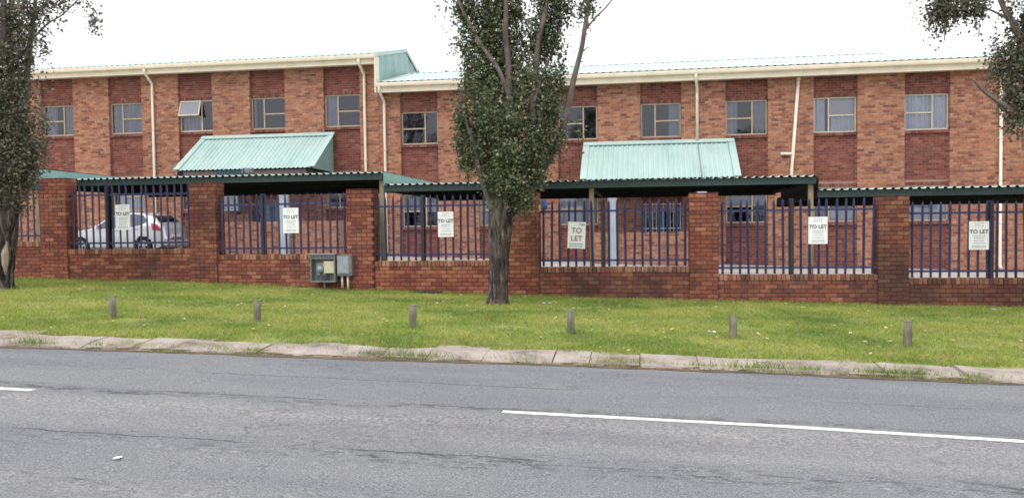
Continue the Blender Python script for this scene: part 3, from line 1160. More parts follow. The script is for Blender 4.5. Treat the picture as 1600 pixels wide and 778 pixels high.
downpipe(left, -18.72, 7.62, z_yard(-18.6) + 0.1)
downpipe(left, -10.12, 7.62, z_yard(-10.0) + 0.1)
downpipe(right, -9.36, 6.58, z_yard(-9.3) + 0.1)
dp = downpipe(right, 1.98, 6.58, 4.16, bottom_shoe=False)
downpipe(right, 11.78, 6.4, z_yard(11.8) + 0.1, swan=False)
# leaning vent pipe with a short side arm
m = MB()
m.tube([(5.43, YF - 0.075, 6.3), (5.2, YF - 0.075, 3.1), (5.18, YF - 0.075, z_yard(5.2))], 0.055, 10)
m.tube([(4.92, YF - 0.08, 3.78), (5.26, YF - 0.08, 3.77)], 0.05, 10)
m.tube([(4.9, YF - 0.08, 3.78), (4.9, YF + 0.02, 3.78)], 0.055, 10)
m.tube([(5.43, YF - 0.075, 6.28), (5.432, YF - 0.075, 6.36)], 0.07, 10)
m.build('vent_pipe', 'pipe', right)


# entrance canopies
def canopy(root, x0, x1, zt, yfr, zf, side_right, cover, no):
    sh = sheet(x0, x1, yfr, zf, YF - 0.005, zt, 0.17, 0.03)
    o = sh.build('canopy', 'teal', root)
    fl = MB()
    # flashings: along the wall and down both slopes
    fl.prism([(YF - 0.16, zt - 0.06), (YF - 0.004, zt + 0.05), (YF - 0.004, zt + 0.09), (YF - 0.02, zt + 0.09), (YF - 0.18, zt - 0.03)], 'x', x0 - 0.05, x1 + 0.05)
    for xx in (x0 - 0.06, x1 - 0.16):
        vs = [(xx, yfr - 0.02, zf + 0.045), (xx + 0.22, yfr - 0.02, zf + 0.045), (xx + 0.22, YF - 0.02, zt + 0.045), (xx, YF - 0.02, zt + 0.045)]
        vs += [(a, b_, c_ - 0.006) for a, b_, c_ in vs]
        fl.add(vs, [(0, 1, 2, 3), (7, 6, 5, 4), (0, 4, 5, 1), (1, 5, 6, 2), (2, 6, 7, 3), (3, 7, 4, 0)])
    fl.build('flashing', 'teal', o)
    for xx, sgn in ((x1 - 0.01, 1), (x0 + 0.01, -1)):
        s = MB()
        s.add([(xx, yfr + .02, zf - 0.02), (xx, YF - 0.01, zf - 0.06), (xx, YF - 0.01, zt - 0.02)] + [(xx - sgn * .01, yfr + .02, zf - 0.02), (xx - sgn * .01, YF - 0.01, zf - 0.06), (xx - sgn * .01, YF - 0.01, zt - 0.02)],
              [(0, 1, 2), (5, 4, 3), (0, 3, 4, 1), (1, 4, 5, 2), (2, 5, 3, 0)])
        s.build('side_panel', 'teal_side_shade', o)
    bm_ = MB()
    bm_.box(x0 + 0.05, x1 - 0.05, yfr + 0.08, yfr + 0.16, zf - 0.24, zf - 0.04)
    for i in range(5):
        xx = x0 + 0.1 + (x1 - x0 - 0.25) * i / 4
        bm_.box(xx, xx + .05, yfr + 0.162, YF - 0.01, zf - 0.2, zf - 0.08)
    bm_.build('beam', 'interior', o)
    so = MB()
    so.box(x0 + 0.04, x1 - 0.04, yfr + 0.17, YF - 0.02, zf - 0.06, zf - 0.045)
    so.build('ceiling_board', 'interior', o)
    return o


can1 = canopy(left, -16.6, -11.33, 4.93, 26.82, 3.57, True, 0, 0)
can2 = canopy(right, -1.88, 3.25, 4.28, 26.95, 2.93, False, 0, 0)
MB().box(2.02, 2.06, 26.97, 27.0, 2.96, 2.99).build('screw', 'dark_green', can2)
# pipe mark running on down the second canopy
m = MB()
a, b_ = Vector((2.05, YF - 0.1, 4.26)), Vector((2.05, 26.97, 3.0))
m.tube([a, b_], 0.02, 6)
m.build('conduit', 'grey_lid', can2)
# street number board under the first canopy
nb = MB().box(-15.02, -13.98, 26.84, 26.865, 3.1, 3.53).build('number_board', 'number_board', can1)
text_obj('1460', 0.25, (P(386, 268, 26.83).x, 26.836, P(386, 266.5, 26.83).z), 'number_ink', can1, 0.008, name='number_lettering')
MB().box(-16.3, -11.6, 26.87, 26.89, 3.2, 3.52).build('fascia_board', 'soffit_brown', can1)


# porches: dwarf walls, columns, doors
def porch(root, x0, x1, ztop, yfr, xcol, wcol, colz, zb):
    core = MB().box(x0 + 0.006, x1 - 0.006, yfr + 0.008, yfr + 0.22, zb - 0.3, ztop - 0.002)
    o = core.build('porch_wall', 'mortar', root)
    bx = courses(x0, x1, zb, ztop, yfr, 0.1, zref=zb)
    lay(o, bx, 'pier_brick', 'pier_brick', lambda b: b[0] if b[1] - b[0] > 0.1 else 1e9, 60)
    for xs_ in (x1,):
        MB().box(x1 - 0.22, x1 - 0.006, yfr + 0.222, YF - 0.002, zb - 0.3, ztop - 0.002).build('return_wall', 'pier_brick', o)
    c = MB()
    c.prism([(xcol - wcol / 2, yfr - 0.16), (xcol - wcol / 2 + .02, yfr - 0.18), (xcol + wcol / 2 - .02, yfr - 0.18), (xcol + wcol / 2, yfr - 0.16),
             (xcol + wcol / 2, yfr - 0.01), (xcol - wcol / 2, yfr - 0.01)], 'z', zb - 0.3, colz)
    c.build('column', 'column', root)
    return o


porch(left, -15.6, -10.6, 1.68, 27.33, -12.62, 0.34, 3.33, 0.3)
porch(right, -1.55, 1.75, 1.16, 27.33, -0.87, 0.31, 2.69, -0.1)


def door_bay(root, xc, zb, bars):
    x0, x1 = xc - W_ / 2, xc + W_ / 2
    y = YF + REC + 0.05
    m = MB()
    m.box(x0 + .0, x0 + .06, y, y + .1, zb - 0.1, zb + 2.35)
    m.box(x1 - .06, x1 - .0, y, y + .1, zb - 0.1, zb + 2.35)
    m.box(x0 + .06, x1 - .06, y, y + .1, zb + 2.27, zb + 2.35)
    m.box(xc - .025, xc + .025, y + .01, y + .09, zb - 0.1, zb + 2.27)
    d = m.build('door', 'blue_door', root)
    for a, b_ in ((x0 + .06, xc - .025), (xc + .025, x1 - .06)):
        leaf = MB()
        leaf.box(a, b_, y + .03, y + .07, zb - .1, zb + 0.9)
        leaf.box(a, a + .09, y + .03, y + .07, zb + 0.9, zb + 2.27)
        leaf.box(b_ - .09, b_, y + .03, y + .07, zb + 0.9, zb + 2.27)
        leaf.box(a + .09, b_ - .09, y + .03, y + .07, zb + 2.15, zb + 2.27)
        leaf.build('leaf_frame', 'blue_door', d)
        MB().quad((a + .09, y + .05, zb + .9), (b_ - .09, y + .05, zb + .9), (b_ - .09, y + .05, zb + 2.15), (a + .09, y + .05, zb + 2.15)).build('pane', 'glass', d)
    MB().box(xc - .09, xc - .06, y - .03, y + .03, zb + 1.0, zb + 1.14).build('handle', 'rim', d)
    MB().box(x0, x1, y + .4, y + .42, zb - .2, zb + 2.4).build('room_interior', 'interior', d)
    MB().box(x0 - .002, x1 + .002, YF + REC + .002, YF + .3, zb + 2.35, zb + 2.56).build('lintel', 'sill', d)
    if bars:
        g = MB()
        for i in range(12):
            xx = x0 + 0.05 + (x1 - x0 - 0.1) * i / 11
            g.box(xx - .009, xx + .009, YF - .03, YF - .012, zb - .05, zb + 2.3)
        for zz in (0.0, 0.9, 1.35, 2.2):
            g.box(x0 + .02, x1 - .02, YF - .011, YF + .004, zb + zz, zb + zz + .03)
        for i in range(4):
            xx = x0 + .2 + i * .33
            for k in range(10):
                t0, t1 = k * .6, (k + 1) * .6
                g.box(xx + .08 * math.cos(t0) - .008, xx + .08 * math.cos(t0) + .008, YF - .029, YF - .014, zb + 1.1 + .1 * math.sin(t0), zb + 1.13 + .1 * math.sin(t0))
        g.build('security_gate', 'white', root)


door_bay(left, cL[4], BASE_L + 0.25, False)
door_bay(right, cR[3], BASE_R + 0.4, True)
m = MB()
m.box(-14.0 - 1.75, -14.0 - 1.05, YF - 0.32, YF - 0.01, 2.1, 2.72)
ac = m.build('air_conditioner', 'grey_lid', left)
m = MB()
for i in range(7):
    m.box(-15.73, -15.07, YF - 0.335, YF - 0.322, 2.14 + i * .08, 2.18 + i * .08)
m.build('louvre', 'white', ac)
MB().box(-10.35, -10.1, YF - 0.06, YF - 0.004, 1.6, 1.85).build('switch_box', 'white', left)
m = MB()
m.box(-9.9, -9.58, YF - 0.2, YF - 0.004, 1.45, 2.3)
hb = m.build('hose_cabinet', 'red', left)
MB().box(-9.86, -9.62, YF - 0.212, YF - 0.202, 2.05, 2.25).build('cabinet_notice', 'white', hb)
print('building done')

# ------------------------------------------------------------------ boundary wall
PIERS = [(-17.6, -17.0, 2.86), (-13.9, -13.22, 2.72), (-10.1, -9.46, 2.54), (-6.36, -5.75, 2.32), (-2.73, -2.1, 2.19), (1.03, 1.62, 2.11), (4.71, 5.29, 1.99), (8.4, 9.0, 1.9)]
COPE = [1.25, 1.06, 0.91, 0.745, 0.60, 0.43, 0.35]
bw = thing('boundary_wall', 'low stained red brick boundary wall with tall square piers along the grass', 'wall', (-3, YW, interp(-3, WBX, WBZ)))
core = MB()
bricks, copes = [], []
for i, (a, b_, zt) in enumerate(PIERS):
    zb = min(interp(a, WBX, WBZ), interp(b_, WBX, WBZ)) - 0.12
    core.box(a + .008, b_ - .008, YW - 0.038, YW + 0.34, zb, zt - .006)
    bricks += courses(a, b_, zb, zt, YW - 0.05, 0.1, zref=zt, seed=i)
    # side faces of the pier, laid as bricks too
for i, zc in enumerate(COPE):
    a, b_ = PIERS[i][1], PIERS[i + 1][0]
    zb = interp(b_, WBX, WBZ) - 0.12
    core.box(a - .003, b_ + .003, YW + 0.012, YW + 0.22, zb, zc - .112)
    bricks += courses(a, b_, zb, zc - 0.118, YW, 0.09, zref=zc - 0.118 + 0.01, seed=20 + i)
    n = int((b_ - a) / 0.086)
    pw = (b_ - a) / n
    for k in range(n):
        x0 = a + k * pw
        copes.append((x0 + .005, x0 + pw - .005, YW - 0.015 + random.uniform(-.004, .004), YW + 0.235, zc - 0.112, zc + random.uniform(-.003, .003)))
wl = core.build('wall_core', 'wall_mortar', bw)
zpick = lambda b: dist_pick(b) if (b[1] - b[0] > 0.15 and -14.9 < b[0] < 7.2 and b[5] > interp(b[0], WBX, WBZ) + .03) else 1e9
lay(wl, bricks, 'wall_brick', 'wall_brick', zpick, 300)
lay(wl, copes, 'coping_brick', 'coping_brick', lambda b: dist_pick(b) if -14.9 < b[0] < 7.4 else 1e9, 250, name='coping_brick', rest='coping_courses')
# pier sides and tops
m = MB()
for a, b_, zt in PIERS:
    zb = interp(a, WBX, WBZ) - .1
    for xs_ in (a, b_):
        for (x0, x1, y0, y1, z0, z1) in courses(YW + 0.052, YW + 0.35, zb, zt, 0, 0.1, zref=zt):
            if xs_ == a:
                m.box(a - .001, a + .012, x0, x1, z0, z1)
            else:
                m.box(b_ - .012, b_ + .001, x0, x1, z0, z1)
    n = 6
    for k in range(n):
        x0 = a + (b_ - a) * k / n
        m.box(x0 + .004, x0 + (b_ - a) / n - .004, YW - 0.052, YW + 0.352, zt + .004, zt + .016)
m.build('pier_return_courses', 'wall_brick', wl)['kind'] = 'stuff'


# ------------------------------------------------------------------ palisade fence panels
def pale_mesh(h):
    """W-section palisade pale with a split pointed head"""
    w = 0.05
    prof = [(-w / 2, 0.012), (-w / 4, 0.0), (0, 0.012), (w / 4, 0.0), (w / 2, 0.012)]
    vs, fs = [], []
    n = len(prof)
    for z, k in ((0, 1), (h - .11, 1)):
        for x, y in prof:
            vs.append((x * k, y, z))
        for x, y in prof:
            vs.append((x * k, y + .004, z))
    for i in range(n - 1):
        fs.append((i, i + 1, 2 * n + i + 1, 2 * n + i))
        fs.append((n + i + 1, n + i, 3 * n + i, 3 * n + i + 1))
    fs.append((0, 2 * n, 3 * n, n))
    fs.append((n - 1, 2 * n - 1, 4 * n - 1, 3 * n - 1))
    b = len(vs)
    vs += [(0, .008, h), (-.017, .006, h - .045), (.017, .006, h - .045)]
    fs += [(2 * n, 2 * n + 1, b + 1), (2 * n + 1, 2 * n + 2, b, b + 1), (2 * n + 2, 2 * n + 3, b + 2, b), (2 * n + 3, 2 * n + 4, b + 2)]
    me = bpy.data.meshes.new('pale')
    me.from_pydata(vs, [], fs)
    me.materials.append(M['blue'])
    return me


FENCE_H = [1.5, 1.49, 1.36, 1.43, 1.41, 1.54, 1.52]
PALES = [pale_mesh(h_) for h_ in FENCE_H]
FL = ['blue palisade fence panel at the far left behind the left tree trunk', 'blue palisade fence panel in front of the parked silver car',
      'blue palisade fence panel above the grey meter boxes', 'blue palisade fence panel left of the tree in the middle of the verge',
      'blue palisade fence panel carrying the slightly tilted two-line sign', 'blue palisade fence panel with the tan carport post showing near its right half',
      'blue palisade fence panel at the far right end of the wall']
POSTX = [-15.4, P(168, 340, 16.98).x, P(410, 340, 16.98).x, P(660, 340, 16.98).x, P(942, 340, 16.98).x, P(1237, 340, 16.98).x, P(1549, 340, 16.98).x]
for i, zc in enumerate(COPE):
    a, b_ = PIERS[i][1], PIERS[i + 1][0]
    yp = YW + 0.09
    f = thing('palisade_fence', FL[i], 'fence', ((a + b_) / 2, yp, zc), 'blue palisade panels between the brick piers')
    n = int(round((b_ - a) / 0.171))
    sp = (b_ - a) / n
    for k in range(n):
        x = a + sp * (k + 0.5)
        if abs(x - POSTX[i]) < 0.05:
            continue
        o = bpy.data.objects.new('pale', PALES[i])
        COL.objects.link(o)
        o.parent = f
        o.location = Vector((x, yp - 0.03, zc + 0.015 + random.uniform(-.006, .006))) - WORLDLOC[f]
        o.rotation_euler = (random.uniform(-.006, .006), random.gauss(0, .011), random.uniform(-.15, .15))
    for zz in (0.12, FENCE_H[i] - 0.25):
        MB().prism([(yp - .012, zc + zz), (yp + .03, zc + zz), (yp + .03, zc + zz + .006), (yp - .006, zc + zz + .006), (yp - .006, zc + zz + .045), (yp - .012, zc + zz + .045)], 'x', a, b_).build('rail', 'blue', f)
    m = MB()
    x = POSTX[i]
    m.prism([(x - .045, yp + .0), (x + .045, yp + .0), (x + .045, yp + .01), (x + .006, yp + .012), (x + .006, yp + .08), (x + .045, yp + .082), (x + .045, yp + .09),
             (x - .045, yp + .09), (x - .045, yp + .082), (x - .006, yp + .08), (x - .006, yp + .012), (x - .045, yp + .01)], 'z', zc - .1, zc + FENCE_H[i] + .01)
    m.box(x - .036, x + .036, yp - .045, yp - .001, zc + 0.01, zc + FENCE_H[i] - .03)
    m.build('post', 'post_blue', f)


# ------------------------------------------------------------------ TO LET boards
def to_let(px0, py0, px1, py1, label, two_line=False, tilt=0.0):
    y = YW + 0.03
    a, b_ = P(px0, py0, y), P(px1, py1, y)
    cx, cz = (a.x + b_.x) / 2, (a.z + b_.z) / 2
    w, h = abs(b_.x - a.x), abs(a.z - b_.z)
    s = thing('letting_sign', label, 'sign', (cx, y, cz), 'letting boards on the fence')
    MB().box(cx - w / 2, cx + w / 2, y - 0.006, y, cz - h / 2, cz + h / 2).build('board', 'sign_white', s)
    yt = y - 0.0085
    tb = MB()

    def line(zf, u0, u1, hh, mb, seed):
        r = random.Random(seed)
        x = cx + u0 * w
        while x < cx + u1 * w:
            L = r.uniform(.02, .06)
            x1 = min(x + L, cx + u1 * w)
            mb.box(x, x1, yt, yt + .001, cz + zf * h - hh / 2, cz + zf * h + hh / 2)
            x = x1 + r.uniform(.006, .012)
    if two_line:
        text_obj('TO', 0.155, (cx - .0, yt, cz + 0.17 * h), 'ink_red', s, 0.003)
        text_obj('LET', 0.155, (cx - .0, yt, cz - 0.13 * h), 'ink_red', s, 0.003)
        lo = MB()
        line(0.42, .12, .42, .02, lo, 1)
        line(0.37, .2, .46, .012, lo, 2)
        lo.build('logo_mark', 'ink', s)
        line(-0.33, -.4, .4, .026, tb, 3)
        line(-0.42, -.4, .4, .022, tb, 4)
        tag(tb.build('small_print', 'ink_teal', s), kind='stuff')
    else:
        line(0.44, -.22, .3, .008, tb, 5)
        text_obj('P P I S', 0.062, (cx, yt, cz + 0.345 * h), 'ink_pale', s, 0.0)
        text_obj('TO LET', 0.104, (cx, yt, cz + 0.13 * h), 'ink', s, 0.0035)
        for k, zf in enumerate((-.02, -.09)):
            line(zf, -.28, .3, .016, tb, 6 + k)
        line(-.18, -.24, .26, .015, tb, 9)
        line(-.27, -.28, .3, .014, tb, 10)
        line(-.37, -.34, .36, .016, tb, 11)
        line(-.42, -.36, .34, .014, tb, 12)
        tag(tb.build('small_print', 'ink_pale', s), kind='stuff')
    s.rotation_euler.y = tilt
    return s


to_let(180, 320, 204, 359, 'white letting board on the fence in front of the silver car')
to_let(442, 325, 467, 364, 'white letting board on the fence left of and above the open meter box')
to_let(684, 331, 709, 370, 'white letting board on the fence just left of the middle tree')
to_let(887, 347, 915, 388, 'slightly tilted white letting board with red words on two lines', True, 0.045)
to_let(1263, 339, 1293, 381, 'white letting board hung in front of the tan carport post')
to_let(1514, 346, 1545, 390, 'rightmost white letting board beside the dark fence post')

# ------------------------------------------------------------------ meter boxes on the wall
yb0 = YW - 0.24
a, b_ = P(484, 398, yb0), P(524, 441, yb0)
x0, x1, zt, zb = a.x, b_.x, a.z, b_.z
mb_ = thing('meter_box', 'rusty grey meter box standing open with its insides showing', 'utility box', ((x0 + x1) / 2, yb0, zb - 0.15), 'meter boxes on the wall')
t = 0.03
m = MB()
m.box(x0, x0 + t, yb0, YW - .06, zb, zt)
m.box(x1 - t, x1, yb0, YW - .06, zb, zt)
m.box(x0 + t, x1 - t, yb0, YW - .06, zt - t, zt)
m.box(x0 + t, x1 - t, yb0, YW - .06, zb, zb + t)
m.box(x0 + t, x1 - t, YW - .09, YW - .06, zb + t, zt - t)
cab = m.build('cabinet', 'grey_box', mb_)
MB().box(x0 + t, x1 - t, yb0 + .02, yb0 + .05, zt - .1, zt - t - .002).build('top_rail', 'grey_box', cab)
m = MB()
m.tube([(x0 + .2, YW - .1, zb + .28), (x0 + .2, YW - .2, zb + .28)], .075, 14)
m.box(x0 + .1, x0 + .3, YW - .12, YW - .092, zb + .15, zb + .42)
m.build('meter', 'grey_lid', mb_)
m = MB()
m.tube([(x0 + .2, YW - .15, zb + .2), (x0 + .26, YW - .17, zb + .13), (x0 + .34, YW - .15, zb + .12), (x0 + .38, YW - .14, zb + .2)], .02, 8)
m.tube([(x0 + .15, YW - .15, zb + .1), (x0 + .24, YW - .18, zb + .07), (x0 + .4, YW - .15, zb + .09)], .018, 8)
m.build('cable', 'box_in', mb_)
MB().box(x0 + .3, x1 - t - .01, YW - .19, YW - .1, zb + .2, zb + .46).build('card', 'cream_card', mb_)
m = MB()
m.tube([(x0 + .28, YW - .14, zb - .002), (x0 + .285, YW - .13, zb - .12), (x0 + .25, YW - .12, zb - .3)], .025, 8)
m.build('conduit', 'grey_box', mb_)
MB().box(x0 - .02, x1 + .01, yb0 - .02, YW - .055, zt + .002, zt + .02).build('cap', 'grey_lid', cab)
a, b_ = P(525, 399, yb0), P(549, 431, yb0)
x0, x1, zt, zb = a.x + 0.01, b_.x, a.z, b_.z
mb2 = thing('meter_box', 'smaller closed grey meter box on two white pipes', 'utility box', ((x0 + x1) / 2, yb0, zb - .3), 'meter boxes on the wall')
m = MB()
m.box(x0, x1, yb0 + .02, YW - .06, zb, zt)
cab = m.build('cabinet', 'grey_box', mb2)
MB().bbox(x0 + .015, x1 - .06, yb0 + .002, yb0 + .019, zb + .04, zt - .03, .006).build('lid', 'grey_lid', mb2)
m = MB()
for k in range(5):
    m.box(x0 + .06 + k * .035, x0 + .08 + k * .035, yb0 - .001, yb0 + .001, zb + .055, zb + .065)
m.build('vent_slot', 'dark', mb2)
for xx, ln in ((x0 + .085, .27), (x0 + .215, .32)):
    MB().tube([(xx, YW - .15, zb), (xx + .005, YW - .15, zb - ln)], .022, 8).build('pipe', 'pipe', mb2)
m = MB()
m.box(-7.12, -6.98, YW + .4, YW + .6, 0.5, 1.1)
# ------------------------------------------------------------------ slab at foot of the wall
g0 = G(655, 461, z_verge)
m = MB()
m.prism([(g0.x - .36, YW - .32), (g0.x + .28, YW - .34), (g0.x + .34, YW - .1), (g0.x - .3, YW - .08)], 'z', z_verge(g0.x, YW - .2) - .03, z_verge(g0.x, YW - .2) + .035)
m.box(g0.x - .1, g0.x + .06, YW - .24, YW - .18, z_verge(g0.x, YW - .2) + .035, z_verge(g0.x, YW - .2) + .05)
tag(m.build('manhole_slab', 'slab_dark', origin=(g0.x, YW - .2, z_verge(g0.x, YW - .2))), 'dark slab lying in the grass at the foot of the brick wall', 'slab')

# ------------------------------------------------------------------ carports
YC0, YC1 = 17.5, 22.6


def carport(label, x0, x1, zf, posts, step_left=None, zback=None, rear=(), step_mat='teal_side_shade'):
    zb = zback if zback is not None else zf - 0.1
    c = thing('carport', label, 'carport', ((x0 + x1) / 2, (YC0 + YC1) / 2, z_yard((x0 + x1) / 2)), 'carports behind the wall')
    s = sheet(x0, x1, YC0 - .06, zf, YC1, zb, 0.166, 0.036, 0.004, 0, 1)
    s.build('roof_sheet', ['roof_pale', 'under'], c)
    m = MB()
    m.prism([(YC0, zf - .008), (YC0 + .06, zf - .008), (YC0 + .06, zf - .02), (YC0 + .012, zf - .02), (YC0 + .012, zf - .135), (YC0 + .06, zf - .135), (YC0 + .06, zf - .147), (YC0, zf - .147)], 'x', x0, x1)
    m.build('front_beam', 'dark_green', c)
    for xe_ in (x0 + .004, x1 - .05):
        m = MB()
        m.add([(xe_ + dx, y, z + dz) for dx in (0, .046) for (y, z) in ((YC0 + .065, zf), (YC1 - .11, zb)) for dz in (-.15, .045)], [(0, 1, 3, 2), (4, 6, 7, 5), (0, 4, 5, 1), (2, 3, 7, 6), (0, 2, 6, 4), (1, 5, 7, 3)])
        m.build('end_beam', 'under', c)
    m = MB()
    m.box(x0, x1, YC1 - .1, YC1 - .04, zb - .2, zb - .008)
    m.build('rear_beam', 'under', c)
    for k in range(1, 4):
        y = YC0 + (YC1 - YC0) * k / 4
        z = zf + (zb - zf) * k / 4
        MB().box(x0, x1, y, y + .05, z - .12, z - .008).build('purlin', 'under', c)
    for px in posts:
        m = MB()
        m.box(px - .05, px + .05, YC0 + .13, YC0 + .22, z_yard(px) - .05, zf - .02)
        m.box(px - .09, px + .09, YC0 + .1, YC0 + .25, z_yard(px) - .01, z_yard(px) + .015)
        p_ = m.build('post', 'tan_steel', c)
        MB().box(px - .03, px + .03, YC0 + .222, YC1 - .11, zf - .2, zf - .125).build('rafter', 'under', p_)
    for px in rear:
        MB().box(px - .045, px + .045, YC1 - .03, YC1 + .05, z_yard(px) - .05, zb - .008).build('rear_post', 'tan_steel', c)
    if step_left:
        # cladding sheet that closes the step up to the next, higher carport
        m = MB()
        n = 24
        vs = []
        for i in range(n + 1):
            y = YC0 - .05 + (YC1 - YC0 - .6) * i / n
            off = .02 if (i // 2) % 2 else 0
            zt_ = step_left + (zb - zf) * i / n
            vs += [(x0 + .004 + off, y, zf - .02 + (zb - zf) * i / n), (x0 + .004 + off, y, zt_)]
        m.add(vs, [(2 * i, 2 * i + 2, 2 * i + 3, 2 * i + 1) for i in range(n)])
        m.build('step_cladding', step_mat, c)
    return c


carport('highest carport roof at the far left behind the left tree', -20.5, -14.86, 3.04, (-20.2,), rear=(-18.1,))
carport('long carport roof over the silver car with white-edged ribs', -14.82, -5.74, 2.72, (-14.6, -5.8), 3.05, 2.66, (-13.08, -8.1))
carport('middle carport roof behind the tree in front of the mint canopy', -5.70, 3.66, 2.44, (-1.02, 3.58), 2.74, 2.40, (-3.23, 1.77))
carport('lowest carport roof at the right end of the wall', 3.69, 12.2, 2.15, (8.6, 12.0), 2.42, 2.08, (6.69,), 'under')  # its step sheet takes the shade-darkened underside colour
lt = thing('bulkhead_light', 'small white bulkhead light under the carport above a brick pier', 'light', (1.28, YC0 - .09, 2.2))
lx = P(1097, 303, YC0 - .1)
m = MB()
m.box(lx.x - .11, lx.x + .11, YC0 - .02, YC0 - .001, lx.z - .04, lx.z + .05)
lt.location = (lx.x, YC0 - .05, lx.z)
WORLDLOC[lt] = Vector(lt.location)
m.build('base', 'grey_lid', lt)
m = MB()
m.prism([(lx.x - .1, lx.z - .035), (lx.x + .1, lx.z - .035), (lx.x + .1, lx.z + .03), (lx.x + .08, lx.z + .045), (lx.x - .08, lx.z + .045), (lx.x - .1, lx.z + .03)], 'y', YC0 - .1, YC0 - .022)
m.build('lens', 'white', lt)

# rag caught on the fence
q = P(849, 322, YW + .03)
rg = thing('plastic_bag', 'blue plastic scrap with yellow rag caught on the fence beside the tree', 'rag', tuple(q))


def crumple(c, sx, sy, sz, seed, name, mat, parent):
    r = random.Random(seed)
    vs, fs = [], []
    nu, nv = 12, 8
    for j in range(nv + 1):
        th = math.pi * j / nv
        for i in range(nu):
            ph = 2 * math.pi * i / nu
            d = Vector((math.sin(th) * math.cos(ph), math.sin(th) * math.sin(ph), math.cos(th)))
            k = 0.75 + 0.55 * noise.noise(d * 2.2 + Vector((seed, 0, 0)))
            vs.append((c[0] + d.x * sx * k, c[1] + d.y * sy * k, c[2] + d.z * sz * k))
    for j in range(nv):
        for i in range(nu):
            fs.append((j * nu + i, j * nu + (i + 1) % nu, (j + 1) * nu + (i + 1) % nu, (j + 1) * nu + i))
    return MB().add(vs, fs, 0, True).build(name, mat, parent)


crumple((q.x + .02, q.y, q.z + .02), .09, .04, .14, 4, 'bag', 'plastic_blue', rg)
crumple((q.x - .09, q.y, q.z - .05), .06, .03, .1, 8, 'rag', 'rag_yellow', rg)

# ------------------------------------------------------------------ bollards
BL = [(176, 497, 'leftmost short timber bollard in the grass below the silver car'), (402, 502, 'short timber bollard in the grass left of the meter boxes'),
      (645, 513, 'short timber bollard in the grass in front of the dark slab'), (892, 521, 'short timber bollard in the grass just right of the middle tree'),
      (1146, 529, 'short timber bollard in the grass, second from the right'), (1418, 541, 'rightmost short timber bollard, largest and nearest in the row')]
for i, (px, py, lb) in enumerate(BL):
    g = G(px, py, z_verge)
    r = random.Random(i)
    b0 = thing('bollard', lb, 'bollard', tuple(g), 'timber bollards along the verge')
    m = MB()
    R_ = 0.052
    h = 0.32 + r.uniform(-.012, .012)
    lx_, ly_ = r.uniform(-.012, .012), r.uniform(-.012, .012)
    pts = [(g.x + lx_ * k, g.y + ly_ * k, g.z + z) for k, z in ((-.3, -.08), (0, 0.02), (.5, h * .5), (.96, h * .95))]
    m.tube(pts, [R_ * 1.05, R_ * 1.03, R_, R_ * .98], 14, lump=.1)
    m.build('shaft', 'timber', b0)
    m = MB()
    m.tube([(g.x + lx_ * .96, g.y + ly_ * .96, g.z + h * .95), (g.x + lx_, g.y + ly_, g.z + h * .985), (g.x + lx_, g.y + ly_, g.z + h)], [R_ * .98, R_ * .96, R_ * .8], 14, lump=.1)
    m.build('cut_top', 'timber', b0)


